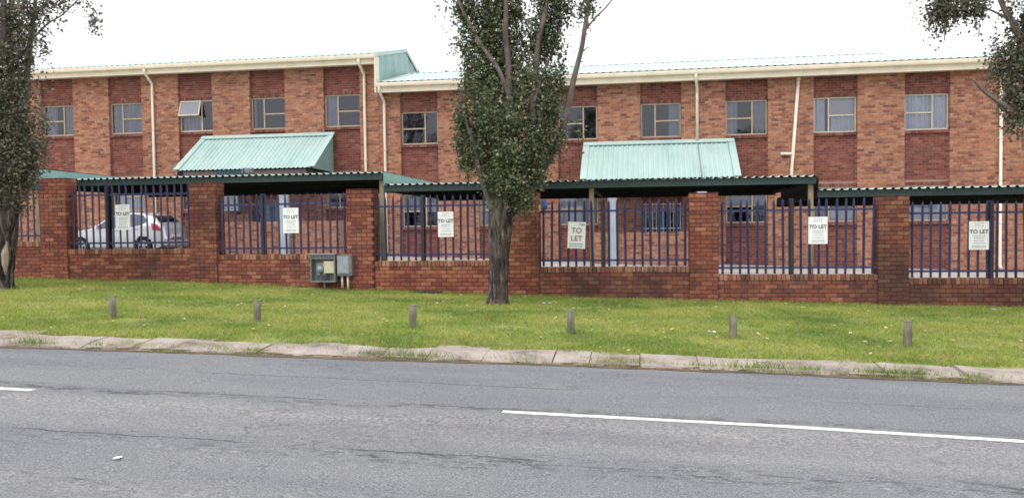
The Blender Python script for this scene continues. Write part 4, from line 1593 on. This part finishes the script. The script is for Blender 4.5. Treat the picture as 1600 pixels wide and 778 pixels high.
# ------------------------------------------------------------------ parked silver hatchback
def hatchback():
    L, WID, zg = 3.85, 1.68, z_yard(-18.1)
    xr, yn = -16.35, 25.55           # rear end, near side; the car points to -x
    root = thing('parked_car', 'silver hatchback parked behind the fence at the left', 'car', (xr - L / 2, yn + WID / 2, zg))
    # top outline, u from the nose (0) to the tail (L)
    tu = [0.0, 0.05, 0.2, 0.55, 0.95, 1.15, 1.55, 1.95, 2.4, 2.9, 3.25, 3.45, 3.68, 3.8, 3.85]
    tz = [0.5, 0.62, 0.74, 0.86, 0.93, 0.97, 1.24, 1.43, 1.5, 1.47, 1.39, 1.29, 1.04, 0.92, 0.55]
    bz = lambda u: interp(u, [0, .12, .4, 3.4, 3.7, 3.85], [.4, .24, .19, .19, .26, .42])

    def top(u):
        return interp(u, tu, tz)

    def hw(u, z):
        base = WID / 2 * interp(u, [0, .06, .25, .7, 3.0, 3.6, 3.8, 3.85], [.62, .78, .92, .985, 1.0, .95, .88, .84])
        belt = 0.86 + 0.05 * u / L
        k = 1.0
        if z > belt:
            k = 1 - 0.30 * ((z - belt) / (1.5 - belt)) ** 1.25
        elif z < 0.35:
            k = 1 - 0.06 * (0.35 - z) / 0.2
        else:
            k = 0.985 + 0.015 * math.sin((z - .35) / (belt - .35) * math.pi)
        return base * k

    def W(u, y, z):
        return (xr - L + u, yn + WID / 2 + y, zg + z)
    us = sorted(set(list(lin(0, L, 60)) + tu))
    nz = 16
    m = MB()
    rows = []
    for u in us:
        zt, zb_ = top(u), bz(u)
        sec = []
        for k in range(nz + 1):
            z = zb_ + (zt - 0.03 - zb_) * k / nz
            sec.append((-hw(u, z), z))
        wtop = hw(u, zt - .03)
        for k in range(1, 6):
            f = k / 6
            yy = -wtop + 2 * wtop * f
            sec.append((yy * (1 if 1 < k < 5 else .97), zt - 0.03 + 0.03 * (1 - (2 * f - 1) ** 4)))
        for k in range(nz, -1, -1):
            z = zb_ + (zt - 0.03 - zb_) * k / nz
            sec.append((hw(u, z), z))
        rows.append([W(u, y, z) for y, z in sec])
    ns = len(rows[0])
    vs = [p for r in rows for p in r]
    fs = []
    arches = [(.68, .3), (3.1, .3)]
    for i in range(len(us) - 1):
        uc = (us[i] + us[i + 1]) / 2
        for k in range(ns - 1):
            if k < nz or k >= ns - 1 - nz:
                zc = (rows[i][k][2] + rows[i][k + 1][2]) / 2 - zg
                if any((uc - a) ** 2 + (zc - r) ** 2 < .345 ** 2 for a, r in arches):
                    continue
            fs.append((i * ns + k, (i + 1) * ns + k, (i + 1) * ns + k + 1, i * ns + k + 1))
    fs.append(tuple(range(ns - 1, -1, -1)))
    fs.append(tuple((len(us) - 1) * ns + k for k in range(ns)))
    m.add(vs, fs, 0, True)
    body = m.build('body', 'silver', root)
    m = MB()
    m.box(*[W(.3, 0, 0)[0], W(3.55, 0, 0)[0]], yn + .16, yn + WID - .16, zg + .2, zg + .66)
    m.build('underbody', 'dark', root)

    def patch(name, poly_top, poly_bot, mat, parent, off=.007, side=-1, n=14):
        """curved panel on the flank between two outlines given as (u,z) lists"""
        mm = MB()
        vs = []
        for i in range(n + 1):
            f = i / n
            tu_ = np.interp(f, lin(0, 1, len(poly_top)), [p[0] for p in poly_top])
            tz_ = np.interp(f, lin(0, 1, len(poly_top)), [p[1] for p in poly_top])
            bu_ = np.interp(f, lin(0, 1, len(poly_bot)), [p[0] for p in poly_bot])
            bz_ = np.interp(f, lin(0, 1, len(poly_bot)), [p[1] for p in poly_bot])
            for k in range(5):
                s = k / 4
                u_, z_ = bu_ + (tu_ - bu_) * s, bz_ + (tz_ - bz_) * s
                vs.append(W(u_, side * (hw(u_, z_) + off), z_))
        for i in range(n):
            for k in range(4):
                fs_ = (i * 5 + k, (i + 1) * 5 + k, (i + 1) * 5 + k + 1, i * 5 + k + 1)
                mm.add([], [])
                mm.f.append(fs_)
                mm.mi.append(0)
                mm.sm.append(True)
        mm.v = vs
        return mm.build(name, mat, parent)
    for sd in (-1, 1):
        patch('front_window', [(1.6, 1.2), (1.95, 1.38), (2.22, 1.42)], [(1.3, .93), (1.8, .93), (2.2, .95)], 'car_glass', body, side=sd)
        patch('rear_window', [(2.28, 1.42), (2.7, 1.42), (3.05, 1.38), (3.2, 1.2)], [(2.27, .95), (2.6, .97), (2.95, 1.02), (3.18, 1.12)], 'car_glass', body, side=sd)
        patch('tail_light', [(3.38, 1.1), (3.64, 1.04)], [(3.46, .86), (3.78, .82)], 'tail', body, side=sd, off=.012)
        patch('door_handle', [(2.0, .86), (2.14, .86)], [(2.0, .83), (2.14, .83)], 'rim', body, side=sd, off=.02)
        patch('door_handle', [(2.82, .9), (2.96, .9)], [(2.82, .87), (2.96, .87)], 'rim', body, side=sd, off=.02)
        patch('door_gap', [(2.235, .93), (2.25, .93)], [(2.235, .3), (2.25, .3)], 'dark', body, side=sd, off=.004)
        patch('sill_strip', [(1.05, .27), (2.75, .27)], [(1.05, .2), (2.75, .2)], 'grey_box', body, side=sd, off=.01)
        # mirror
        mm = MB()
        c = W(1.38, sd * (hw(1.38, .95) + .09), .98)
        vs = []
        mm.prism([(c[1] - .08, c[2] - .05), (c[1] + .08, c[2] - .06), (c[1] + .09, c[2] + .03), (c[1] + .03, c[2] + .07), (c[1] - .06, c[2] + .06)], 'x', c[0] - .06, c[0] + .05)
        mm.build('mirror', 'silver', root)
    # windscreen and tailgate glass lie on the top outline
    for nm, ua, ub, kk in (('windscreen', 1.2, 1.88, .88), ('tailgate_glass', 3.3, 3.6, .8)):
        mm = MB()
        vs = []
        for i in range(9):
            u_ = ua + (ub - ua) * i / 8
            zt = top(u_)
            dn = Vector((-(top(u_ + .02) - top(u_ - .02)), 0, .04)).normalized() * .012
            wt = hw(u_, zt - .03) * kk
            for k in range(7):
                f = k / 6
                vs.append(W(u_ + dn.x, -wt + 2 * wt * f, zt - 0.004 + dn.z + .0))
        mm.add(vs, [(i * 7 + k, (i + 1) * 7 + k, (i + 1) * 7 + k + 1, i * 7 + k + 1) for i in range(8) for k in range(6)], 0, True)
        mm.build(nm, 'car_glass', body)
    MB().box(W(3.82, 0, 0)[0], W(3.875, 0, 0)[0], yn + WID / 2 - .26, yn + WID / 2 + .26, zg + .6, zg + .71).build('number_plate', 'blind', body)
    MB().box(W(3.76, 0, 0)[0], W(3.9, 0, 0)[0], yn + .16, yn + WID - .16, zg + .32, zg + .5).build('rear_bumper', 'silver', body)
    MB().box(W(3.74, 0, 0)[0], W(3.892, 0, 0)[0], yn + .22, yn + WID - .22, zg + .24, zg + .318).build('bumper_trim', 'grey_box', body)
    patch('headlight', [(.1, .7), (.5, .82)], [(.06, .6), (.42, .7)], 'rim', body, off=.01)
    for u_ in (.68, 3.1):
        for sd in (-1, 1):
            yc = yn + WID / 2 + sd * (WID / 2 - .1)
            c = W(u_, 0, .3)
            tw = MB()
            ring = []
            for a_, rr in ((-.09, .25), (-.095, .29), (-.07, .305), (.07, .305), (.095, .29), (.09, .25)):
                ring.append((a_, rr))
            vs = []
            for a_, rr in ring:
                for k in range(24):
                    th = 2 * math.pi * k / 24
                    vs.append((c[0] + rr * math.cos(th), yc + a_, c[2] + rr * math.sin(th)))
            n = 24
            tw.add(vs, [(i * n + k, i * n + (k + 1) % n, (i + 1) * n + (k + 1) % n, (i + 1) * n + k) for i in range(5) for k in range(n)], 0, True)
            wheel = tw.build('wheel', 'tyre', root)
            rm = MB()
            for k in range(5):
                th = 2 * math.pi * k / 5 + .3
                ca, sa = math.cos(th), math.sin(th)
                pts = []
                for (rr, hw_) in ((.04, .04), (.17, .03)):
                    for q_ in (-hw_, hw_):
                        pts.append((c[0] + rr * ca - q_ * sa, c[2] + rr * sa + q_ * ca))
                poly = [pts[0], pts[2], pts[3], pts[1]]
                rm.prism(poly, 'y', yc + sd * .07, yc + sd * .09)
            rm.tube([(c[0], yc + sd * .06, c[2]), (c[0], yc + sd * .095, c[2])], .06, 12)
            pts = []
            for k in range(25):
                th = 2 * math.pi * k / 24
                pts.append((c[0] + .185 * math.cos(th), yc + sd * .08, c[2] + .185 * math.sin(th)))
            rm.tube(pts, .018, 6, cap=False)
            rm.build('rim', 'rim', wheel)
            db = MB()
            db.tube([(c[0], yc + sd * .0, c[2]), (c[0], yc + sd * .04, c[2])], .25, 20)
            db.build('wheel_disc', 'dark', wheel)
    return root


hatchback()
print('car done')


# ------------------------------------------------------------------ trees
DENS = 1.9


def leaves(parent, blobs, size, mat, seed, name='crown', Y0=14.5, dens=DENS, axis=None):
    """blobs: (px, py, rx, ry, n, dy) ellipsoids of leaves at their real distance, filled through their volume"""
    r = np.random.default_rng(seed)
    V = []
    tw = MB()
    blobs = [(a_, b_, c_, d_, int(n_ * dens), e_) for a_, b_, c_, d_, n_, e_ in blobs]
    sc = Y0 / math.cos(YAW) / FPX
    for (px, py, rx, ry, n, dy) in blobs:
        c = P(px, py, Y0 + dy)
        k = (c - Vector((0, 0, EYE))).dot(_d) / FPX
        R_ = np.array([rx * k, max(rx * k * .85, .12), ry * k])
        # clumps inside the blob so that the crown opens into light and dark
        nc = max(3, int(n / 46))
        cc = r.normal(size=(nc, 3))
        cc /= np.linalg.norm(cc, axis=1)[:, None]
        cc *= (r.random((nc, 1)) ** 0.42)
        cc = cc * R_ + np.array(c)
        ix = r.integers(0, nc, n)
        for q in (cc[::3] if nc > 7 else cc[:0]):
            e = Vector(q)
            ax = c.x if axis is None else 0.5 * (c.x + axis)
            st = Vector((e.x + (ax - e.x) * .55, e.y + (c.y - e.y) * .5, e.z - r.uniform(.25, .5)))
            md = st.lerp(e, .55) + Vector((r.normal() * .03, r.normal() * .03, .03))
            tw.tube([st, md, e + Vector((0, 0, .06))], [.011, .008, .004], 4, cap=False)
        pts = cc[ix] + r.normal(size=(n, 3)) * (0.045 + 0.05 * r.random((n, 1))) * np.array([1.0, 1.0, 1.75])
        V.append(pts)
    pts = np.concatenate(V)
    tw.build('twigs', 'limb', parent)['kind'] = 'stuff'
    n = len(pts)
    nrm = r.normal(size=(n, 3))
    nrm[:, 2] = np.abs(nrm[:, 2]) * 0.8 + 0.15
    nrm /= np.linalg.norm(nrm, axis=1)[:, None]
    t = r.normal(size=(n, 3))
    t[:, 2] -= 0.6
    t -= (t * nrm).sum(1)[:, None] * nrm
    t /= np.linalg.norm(t, axis=1)[:, None]
    b = np.cross(nrm, t)
    s = size * (0.65 + 0.7 * r.random((n, 1)))
    # leaf: five corners, slightly folded, 3 triangles
    shape = [(-0.5, 0, 0), (-0.1, 0.42, 0.1), (0.55, 0.0, 0.0), (-0.1, -0.42, 0.1)]
    vs = np.stack([pts + (t * a + b * w * 0.95 + nrm * h) * s for a, w, h in shape], axis=1).reshape(-1, 3)
    off = np.array(WORLDLOC[parent])
    vs = vs - off
    me = bpy.data.meshes.new(name)
    me.vertices.add(4 * n)
    me.vertices.foreach_set('co', vs.astype(np.float32).ravel())
    me.loops.add(6 * n)
    base = np.arange(n)[:, None] * 4
    idx = (base + np.array([[0, 2, 1, 0, 3, 2]])).ravel()
    me.loops.foreach_set('vertex_index', idx.astype(np.int32))
    me.polygons.add(2 * n)
    me.polygons.foreach_set('loop_start', (np.arange(2 * n) * 3).astype(np.int32))
    me.polygons.foreach_set('loop_total', np.full(2 * n, 3, np.int32))
    me.update(calc_edges=True)
    return mk(name, me, mat, parent, tuple(off))


def limb(parent, pxs, r0, r1, name='limb', mat='limb', Y0=14.5, seg=8, wob=0.03):
    pts = [P(x, y, Y0 + dy) for x, y, dy in pxs]
    # smooth the polyline
    out = []
    n = 6
    for i in range(len(pts) - 1):
        p0, p1, p2, p3 = pts[max(i - 1, 0)], pts[i], pts[i + 1], pts[min(i + 2, len(pts) - 1)]
        for k in range(n):
            t = k / n
            out.append(0.5 * ((2 * p1) + (p2 - p0) * t + (2 * p0 - 5 * p1 + 4 * p2 - p3) * t * t + (3 * p1 - p0 - 3 * p2 + p3) * t ** 3))
    out.append(pts[-1])
    N = len(out) - 1
    out = [p + Vector((noise.noise(p * 1.7), noise.noise(p * 1.7 + Vector((9, 0, 0))), 0)) * wob for p in out]
    return MB().tube(out, [r0 + (r1 - r0) * i / N for i in range(N + 1)], seg, lump=.15).build(name, mat, parent)


# middle tree
tb0 = G(777, 476, z_verge)
Y1 = tb0.y
tree = thing('poplar_tree', 'tall many-stemmed tree on the grass in front of the middle of the wall', 'tree', tuple(tb0), 'street trees on the verge')


def trunk(parent, rows, Y0, seg=20, mat='bark'):
    """rows: (px centre, py, px width) down to the ground"""
    pts, rad = [], []
    for x, y, w in rows:
        p = P(x, y, Y0)
        pts.append(p)
        rad.append(w / 2 * (p - Vector((0, 0, EYE))).dot(_d) / FPX)
    P2, R2 = [], []
    for i in range(len(pts) - 1):
        for k in range(5):
            t = k / 5
            P2.append(pts[i].lerp(pts[i + 1], t))
            R2.append(rad[i] + (rad[i + 1] - rad[i]) * t)
    P2.append(pts[-1])
    R2.append(rad[-1])
    return MB().tube(P2, R2, seg, lump=.22).build('trunk', mat, parent)


trunk(tree, [(777, 484, 48), (777, 475, 41), (778, 464, 34), (779, 440, 31), (781, 400, 33), (783, 360, 38), (784, 335, 42), (786, 312, 32), (789, 285, 22)], Y1)
limb(tree, [(772, 345, -.03), (764, 315, -.08), (752, 280, -.2), (745, 240, -.25), (730, 200, -.3), (720, 165, -.3)], .07, .02, Y0=Y1)
limb(tree, [(788, 320, 0), (792, 260, 0), (795, 200, -.1), (796, 140, -.15), (792, 80, -.15), (790, 20, -.2), (788, -90, 0), (792, -220, .1)], .095, .028, Y0=Y1)
limb(tree, [(794, 150, -.14), (780, 112, -.2), (755, 75, -.16), (735, 40, -.14), (716, 0, -.14), (700, -60, -.1)], .048, .022, Y0=Y1)
limb(tree, [(800, 330, .05), (818, 280, .0), (828, 220, -.1), (834, 150, -.15), (838, 90, -.15), (848, 40, -.2), (856, -20, -.1), (862, -150, 0)], .085, .025, Y0=Y1)
limb(tree, [(806, 335, .1), (838, 285, .15), (870, 225, .1), (884, 180, 0), (898, 120, -.05), (911, 60, -.1), (918, 10, -.1), (922, -60, -.1)], .075, .035, Y0=Y1)
limb(tree, [(914, 48, -.1), (930, 28, -.1), (948, 10, -.1), (965, -12, -.1)], .022, .012, Y0=Y1, seg=6)
limb(tree, [(780, 300, .2), (770, 230, .45), (765, 150, .5), (760, 60, .5), (762, -60, .4)], .09, .03, Y0=Y1)
limb(tree, [(835, 160, -.25), (850, 110, -.1), (868, 70, 0), (880, 20, .05)], .03, .012, Y0=Y1, seg=6)
for (xa, ya, xb, yb) in ((912, 80, 922, 74), (905, 100, 914, 98), (745, 205, 728, 170), (800, 90, 815, 60), (838, 110, 822, 72)):
    limb(tree, [(xa, ya, -.2), ((xa + xb) / 2, (ya + yb) / 2 - 2, -.25), (xb, yb, -.3)], .014, .006, 'twig', Y0=Y1, seg=5)
blobs = [(796, 305, 40, 26, 1000, 0), (799, 268, 56, 36, 1800, 0), (792, 228, 68, 42, 2000, 0), (838, 222, 32, 45, 800, -.1), (775, 185, 62, 48, 1700, 0), (846, 180, 32, 50, 950, 0),
         (728, 200, 24, 45, 330, -.1), (735, 240, 26, 35, 450, 0), (770, 140, 45, 40, 900, .1), (830, 135, 40, 40, 800, .05), (866, 140, 16, 45, 260, 0), (872, 85, 10, 22, 60, 0),
         (760, 95, 38, 40, 800, .1), (795, 85, 26, 50, 650, .15), (742, 50, 30, 45, 800, .1), (782, 35, 36, 48, 1100, .15), (722, 12, 24, 36, 420, .05), (805, 25, 14, 40, 220, .1),
         (838, 80, 18, 40, 330, 0), (852, 40, 22, 42, 620, 0), (870, 12, 22, 34, 480, 0), (826, 45, 10, 16, 70, 0), (716, 60, 10, 16, 30, 0), (708, 80, 14, 14, 16, 0), (690, 4, 8, 6, 20, 0),
         (920, 18, 12, 18, 110, -.1), (908, 8, 10, 12, 40, -.1), (905, 205, 9, 10, 14, -.1), (872, 222, 10, 26, 90, -.05), (812, 110, 20, 35, 170, .1), (735, 130, 22, 30, 170, 0),
         (770, -60, 60, 70, 1200, .1), (855, -60, 36, 70, 700, 0), (790, -180, 60, 90, 1100, .1), (860, -190, 36, 70, 500, 0), (918, -40, 14, 40, 120, 0), (700, -40, 24, 40, 200, 0)]
leaves(tree, blobs, 0.055, 'leaf', 11, Y0=Y1, dens=2.5)

# left tree
tl0 = G(6, 451, z_verge)
Y2 = tl0.y
lt_ = thing('poplar_tree', 'dense tree at the left edge of the grass with a pale scar on its trunk', 'tree', tuple(tl0), 'street trees on the verge')
trunk(lt_, [(7, 460, 38), (7, 450, 30), (8, 430, 24), (9, 395, 26), (11, 350, 34), (12, 320, 36), (8, 295, 34)], Y2)
MB().tube([P(9, 430, Y2 - .13), P(8, 412, Y2 - .11), P(8, 395, Y2 - .11), P(10, 376, Y2 - .14)], [.01, .06, .07, .012], 8).build('bark_scar', 'scar', lt_)
limb(lt_, [(0, 330, 0), (-8, 270, 0), (-14, 200, -.1), (-10, 120, -.1), (4, 60, -.1), (6, -60, 0)], .15, .05, Y0=Y2)
limb(lt_, [(18, 330, 0), (24, 270, .1), (34, 200, .1), (42, 130, .1), (48, 60, .1), (54, 0, .1), (58, -80, .1)], .075, .03, Y0=Y2)
limb(lt_, [(12, 310, .1), (10, 220, .2), (14, 120, .3), (18, 20, .3), (20, -80, .3)], .11, .04, Y0=Y2)
limb(lt_, [(48, 64, .1), (72, 40, -.1), (100, 22, -.3), (130, -10, -.3), (138, -30, -.3)], .02, .01, Y0=Y2, seg=6)
blobs = [(14, 315, 30, 20, 420, 0), (38, 250, 24, 40, 700, -.1), (10, 290, 40, 30, 900, 0), (12, 250, 52, 42, 1800, 0), (8, 205, 56, 45, 2000, 0), (-20, 180, 60, 60, 1800, 0), (25, 160, 36, 45, 1100, 0), (58, 215, 17, 45, 330, -.1), (20, 110, 34, 45, 900, 0),
         (-25, 100, 50, 60, 1300, 0), (30, 60, 32, 45, 700, 0), (5, 30, 36, 50, 800, 0), (48, 20, 28, 40, 480, -.1), (-35, 20, 45, 60, 900, 0), (68, 60, 12, 25, 60, -.2), (72, 90, 10, 18, 40, -.2), (70, 130, 8, 10, 22, -.1),
         (140, 22, 10, 26, 90, -.2), (128, 4, 16, 14, 70, -.2), (147, 38, 6, 12, 22, -.2), (90, 36, 10, 8, 24, -.3), (75, 8, 22, 16, 120, -.2), (100, -25, 40, 22, 250, -.2),
         (20, -70, 60, 70, 1300, 0), (-40, -90, 50, 70, 900, 0), (20, -190, 60, 90, 1000, 0), (45, 275, 14, 22, 130, 0), (-40, 240, 40, 50, 900, 0)]
leaves(lt_, blobs, 0.057, 'leaf_dull', 12, Y0=Y2, dens=1.75)

# right tree: its stem stands just outside the picture, the crown and a bare branch reach in
tr0 = G(1688, 500, z_verge)
Y3 = tr0.y
rt_ = thing('poplar_tree', 'tree at the right edge whose branches hang into the picture', 'tree', tuple(tr0), 'street trees on the verge')
trunk(rt_, [(1688, 512, 54), (1688, 498, 46), (1686, 460, 38), (1682, 380, 36), (1676, 310, 38), (1670, 270, 30)], Y3)
limb(rt_, [(1676, 310, 0), (1650, 240, 0), (1622, 205, -.1), (1580, 172, -.15), (1545, 148, -.2), (1522, 124, -.2)], .085, .018, Y0=Y3)
limb(rt_, [(1672, 290, 0), (1640, 200, .1), (1610, 120, .1), (1590, 50, 0), (1566, 10, 0), (1545, -40, 0)], .1, .03, Y0=Y3)
limb(rt_, [(1676, 280, 0), (1690, 180, 0), (1700, 60, 0), (1700, -80, 0)], .12, .04, Y0=Y3)
limb(rt_, [(1585, 40, 0), (1565, 25, -.1), (1540, 14, -.1), (1500, 4, -.1), (1470, -12, -.1), (1440, -14, -.1)], .022, .01, Y0=Y3, seg=6)
limb(rt_, [(1590, 60, 0), (1575, 30, -.1), (1560, 0, -.1), (1555, -30, -.1)], .02, .01, Y0=Y3, seg=6)
limb(rt_, [(1440, -10, -.1), (1425, 12, -.1), (1417, 40, -.1)], .006, .003, 'twig', Y0=Y3, seg=5)
blobs = [(1588, 60, 18, 36, 260, 0), (1575, 85, 24, 26, 330, 0), (1590, 110, 38, 45, 1200, 0), (1585, 150, 26, 30, 500, 0), (1622, 140, 40, 55, 1300, 0), (1565, 100, 16, 22, 110, 0), (1596, 172, 24, 26, 360, -.1), (1590, 195, 16, 18, 170, -.1),
         (1478, 12, 24, 24, 480, -.1), (1462, 30, 18, 22, 220, -.1), (1500, 18, 18, 16, 200, -.1), (1522, 10, 18, 18, 330, -.1), (1530, 25, 8, 10, 60, -.1), (1460, 48, 12, 8, 40, -.1), (1448, 22, 10, 14, 40, -.1),
         (1560, 70, 8, 16, 26, 0), (1424, 10, 8, 10, 10, -.1), (1528, 46, 4, 4, 6, -.1), (1532, 60, 3, 3, 4, -.1), (1600, 10, 28, 28, 260, 0), (1640, 50, 50, 60, 1200, 0), (1690, 100, 60, 90, 1800, 0), (1690, -60, 80, 90, 1600, 0),
         (1500, -50, 60, 34, 700, 0), (1580, -60, 50, 40, 600, 0), (1650, 220, 40, 40, 500, 0)]
leaves(rt_, blobs, 0.057, 'leaf_dull', 13, Y0=Y3, dens=1.5)
print('trees done')

# ------------------------------------------------------------------ grass, weeds, fallen leaves, litter
def blades(name, base, hgt, wid, mat, label, lean=0.5, cat='grass'):
    n = len(base)
    r = np.random.default_rng(n)
    an = r.random(n) * 2 * np.pi
    dx = np.stack([np.cos(an), np.sin(an), np.zeros(n)], 1) * wid[:, None] / 2
    ln = r.normal(size=(n, 3)) * (hgt * lean)[:, None]
    ln[:, 2] = 0
    tip = base + ln
    tip[:, 2] += hgt
    vs = np.stack([base - dx, base + dx, tip], 1).reshape(-1, 3)
    me = bpy.data.meshes.new(name)
    me.vertices.add(3 * n)
    me.vertices.foreach_set('co', vs.astype(np.float32).ravel())
    me.loops.add(3 * n)
    me.loops.foreach_set('vertex_index', np.arange(3 * n, dtype=np.int32))
    me.polygons.add(n)
    me.polygons.foreach_set('loop_start', (np.arange(n) * 3).astype(np.int32))
    me.polygons.foreach_set('loop_total', np.full(n, 3, np.int32))
    me.update(calc_edges=True)
    return tag(mk(name, me, mat), label, cat, kind='stuff')


# height of the verge sampled on a fine table
tx, ty = np.linspace(-18, 12, 241), np.linspace(8.8, 17.2, 71)
TZ = np.array([[z_verge(a, c) for a in tx] for c in ty])


def vz(x, y):
    i = np.clip((x - tx[0]) / (tx[1] - tx[0]), 0, len(tx) - 1.001)
    j = np.clip((y - ty[0]) / (ty[1] - ty[0]), 0, len(ty) - 1.001)
    i0, j0 = i.astype(int), j.astype(int)
    fi, fj = i - i0, j - j0
    return (TZ[j0, i0] * (1 - fi) * (1 - fj) + TZ[j0, i0 + 1] * fi * (1 - fj) + TZ[j0 + 1, i0] * (1 - fi) * fj + TZ[j0 + 1, i0 + 1] * fi * fj)


N = 340000
gxs = rng.uniform(-17.5, 9.5, N)
edge = np.interp(gxs, [-18, -8.6, -7.97, -7.3, -6.9, -5.9, -3.14, -.76, 1.5, 4.3, 9.5], [9.12, 9.1, 9.06, 8.78, 8.86, 9.02, 9.02, 9.1, 9.24, 9.26, 9.2])
edge = edge + .02 + 0.06 * np.sin(gxs * 5.1) + 0.05 * np.sin(gxs * 13.7 + 1) * np.sin(gxs * 3.3) + np.abs(rng.normal(size=N)) * .05 - .02
gys = edge + (16.93 - edge) * rng.random(N) ** 1.15
gz = vz(gxs, gys)
gz = np.where(gys < 9.2, np.interp(gxs, [-60, 60], [1.62, -1.62]) + 0.048, gz)
hh = 0.028 + 0.03 * rng.random(N)
def lump(fx, fy, ph):
    return np.sin(gxs * fx + ph) * np.sin(gys * fy + ph * 2 + np.sin(gxs * fx * .6))


clump = .5 + .25 * lump(2.1, 2.7, .4) + .25 * lump(5.3, 6.1, 1.9)
hh *= .6 + .8 * clump
worn = lump(1.1, 1.9, 3.1) + .6 * lump(4.7, 5.2, .8)
for bx_, by_ in [(G(p_[0], p_[1], z_verge).x, G(p_[0], p_[1], z_verge).y) for p_ in BL] + [(tb0.x, tb0.y), (tl0.x, tl0.y)]:
    dd = np.hypot(gxs - bx_, gys - by_)
    rr_ = .16 if by_ < 13 else .42
    hh += np.where(dd < rr_, .05 * rng.random(N) * (1 - dd / rr_) + .015, 0)
keep = (rng.random(N) > np.clip((worn - .75) * 1.6, 0, .8))
hh += np.where(gys > 16.6, 0.03 * rng.random(N), 0)
hh += np.where(gys < edge + .35, 0.02 * rng.random(N), 0)
blades('lawn_grass', np.stack([gxs, gys, gz - .005], 1)[keep], hh[keep], (0.006 + 0.006 * rng.random(N))[keep], 'grass', 'short green lawn grass on the verge before the wall', .7)

# weeds along the gutter and out of the slab joints
wb, wh = [], []
rw = random.Random(5)
spots = [(-7.05, 8.36, 170, .16, .13), (-6.2, 8.38, 60, .12, .09)]
xw = -5.6
while xw < 8:
    if rw.random() < .8:
        spots.append((xw, kerb_y(xw) - .01 + rw.uniform(-.02, .05), rw.randint(30, 95), rw.uniform(.05, .26), rw.uniform(.03, .085)))
    xw += rw.uniform(.1, .45)
for xx, s in ((-2.6, 1.5), (-2.35, 1.2), (-0.15, .8), (1.1, 1.5), (1.4, 1.1), (1.75, .9), (2.45, 1.0), (2.6, 1.4), (2.75, 1.0), (3.35, .9), (-4.3, .7)):
    spots.append((xx, kerb_y(xx) + .03, int(90 * s), .13 * s, .085 * s))
for k in range(60):
    xx = rw.uniform(-9, 7)
    spots.append((xx, kerb_y(xx) + rw.uniform(.12, .5), rw.randint(10, 40), rw.uniform(.04, .16), rw.uniform(.02, .035)))
for x_, y_, n_, sp_, h_ in spots:
    for _ in range(n_):
        a, c = x_ + rw.gauss(0, sp_), y_ + rw.gauss(0, .03)
        wb.append((a, c, z_road(a) + (0.0 if c < kerb_y(a) + .02 else .045)))
        wh.append(h_ * rw.uniform(.5, 1.2))
wb, wh = np.array(wb), np.array(wh)
blades('gutter_weeds', wb, wh, 0.005 + 0.005 * rng.random(len(wb)), 'grass', 'ragged grass weeds growing along the kerb and in slab joints', .55, 'weeds')

# fallen leaves scattered in the grass
def scatter_flat(name, n, mat, label, smin, smax, seed):
    r = random.Random(seed)
    m = MB()
    for _ in range(n):
        a = r.uniform(-16, 9)
        c = 9.2 + (16.8 - 9.2) * r.random() ** .9
        z = z_verge(a, c) + .03 + r.random() * .015
        s = r.uniform(smin, smax)
        th = r.random() * 6.28
        t1, t2 = r.uniform(-.4, .4), r.uniform(-.4, .4)
        vs = []
        for du, dv in ((-.5, 0), (0, .35), (.5, 0), (0, -.35)):
            u_, v_ = s * (du * math.cos(th) - dv * math.sin(th)), s * (du * math.sin(th) + dv * math.cos(th))
            vs.append((a + u_, c + v_, z + u_ * t1 + v_ * t2))
        m.add(vs, [(0, 1, 2), (0, 2, 3)])
    return tag(m.build(name, mat), label, 'leaves', kind='stuff')


M['dry_leaf'] = leaf_mat('dry leaf', [(0, (.3, .22, .08)), (.4, (.5, .42, .2)), (.8, (.62, .58, .36)), (1, (.12, .08, .05))])
scatter_flat('fallen_leaves', 850, 'dry_leaf', 'pale dry leaves fallen on the verge grass', .03, .075, 2)
scatter_flat('dark_fallen_leaves', 200, 'bark', 'dark brown leaves fallen on the verge grass', .03, .06, 3)


def litter(px, py, zf, w, d, label, seed):
    g = G(px, py, zf)
    LIFT = .014 if zf is z_road else .045
    vs, fs = [], []
    n = 6
    for j in range(n + 1):
        for i in range(n + 1):
            u_, v_ = (i / n - .5) * w, (j / n - .5) * d
            k = 1 + .3 * noise.noise(Vector((i * .6, j * .6, seed)))
            vs.append((g.x + u_ * k, g.y + v_ * k, g.z + .012 + .012 * noise.noise(Vector((i * .5, j * .5, seed + 3)))))
    fs = [(j * (n + 1) + i, j * (n + 1) + i + 1, (j + 1) * (n + 1) + i + 1, (j + 1) * (n + 1) + i) for j in range(n) for i in range(n)]
    return tag(MB().add(vs, fs, 0, True).build('paper_litter', 'paper', origin=tuple(g)), label, 'litter')


litter(855, 474, z_verge, .2, .1, 'crumpled white paper in the grass right of the tree foot', 1)
litter(1112, 519, z_verge, .1, .1, 'white paper scrap in the grass left of the second bollard from the right', 2)
litter(1553, 484, z_verge, .08, .12, 'white paper scrap by the wall at the far right', 3)
litter(184, 717, z_road, .045, .05, 'white scrap lying on the asphalt at the lower left', 5)
bpy.context.view_layer.update()
tris = sum(len(o.data.polygons) for o in bpy.data.objects if o.type == 'MESH')
print('objects', len(bpy.data.objects), 'faces', tris)
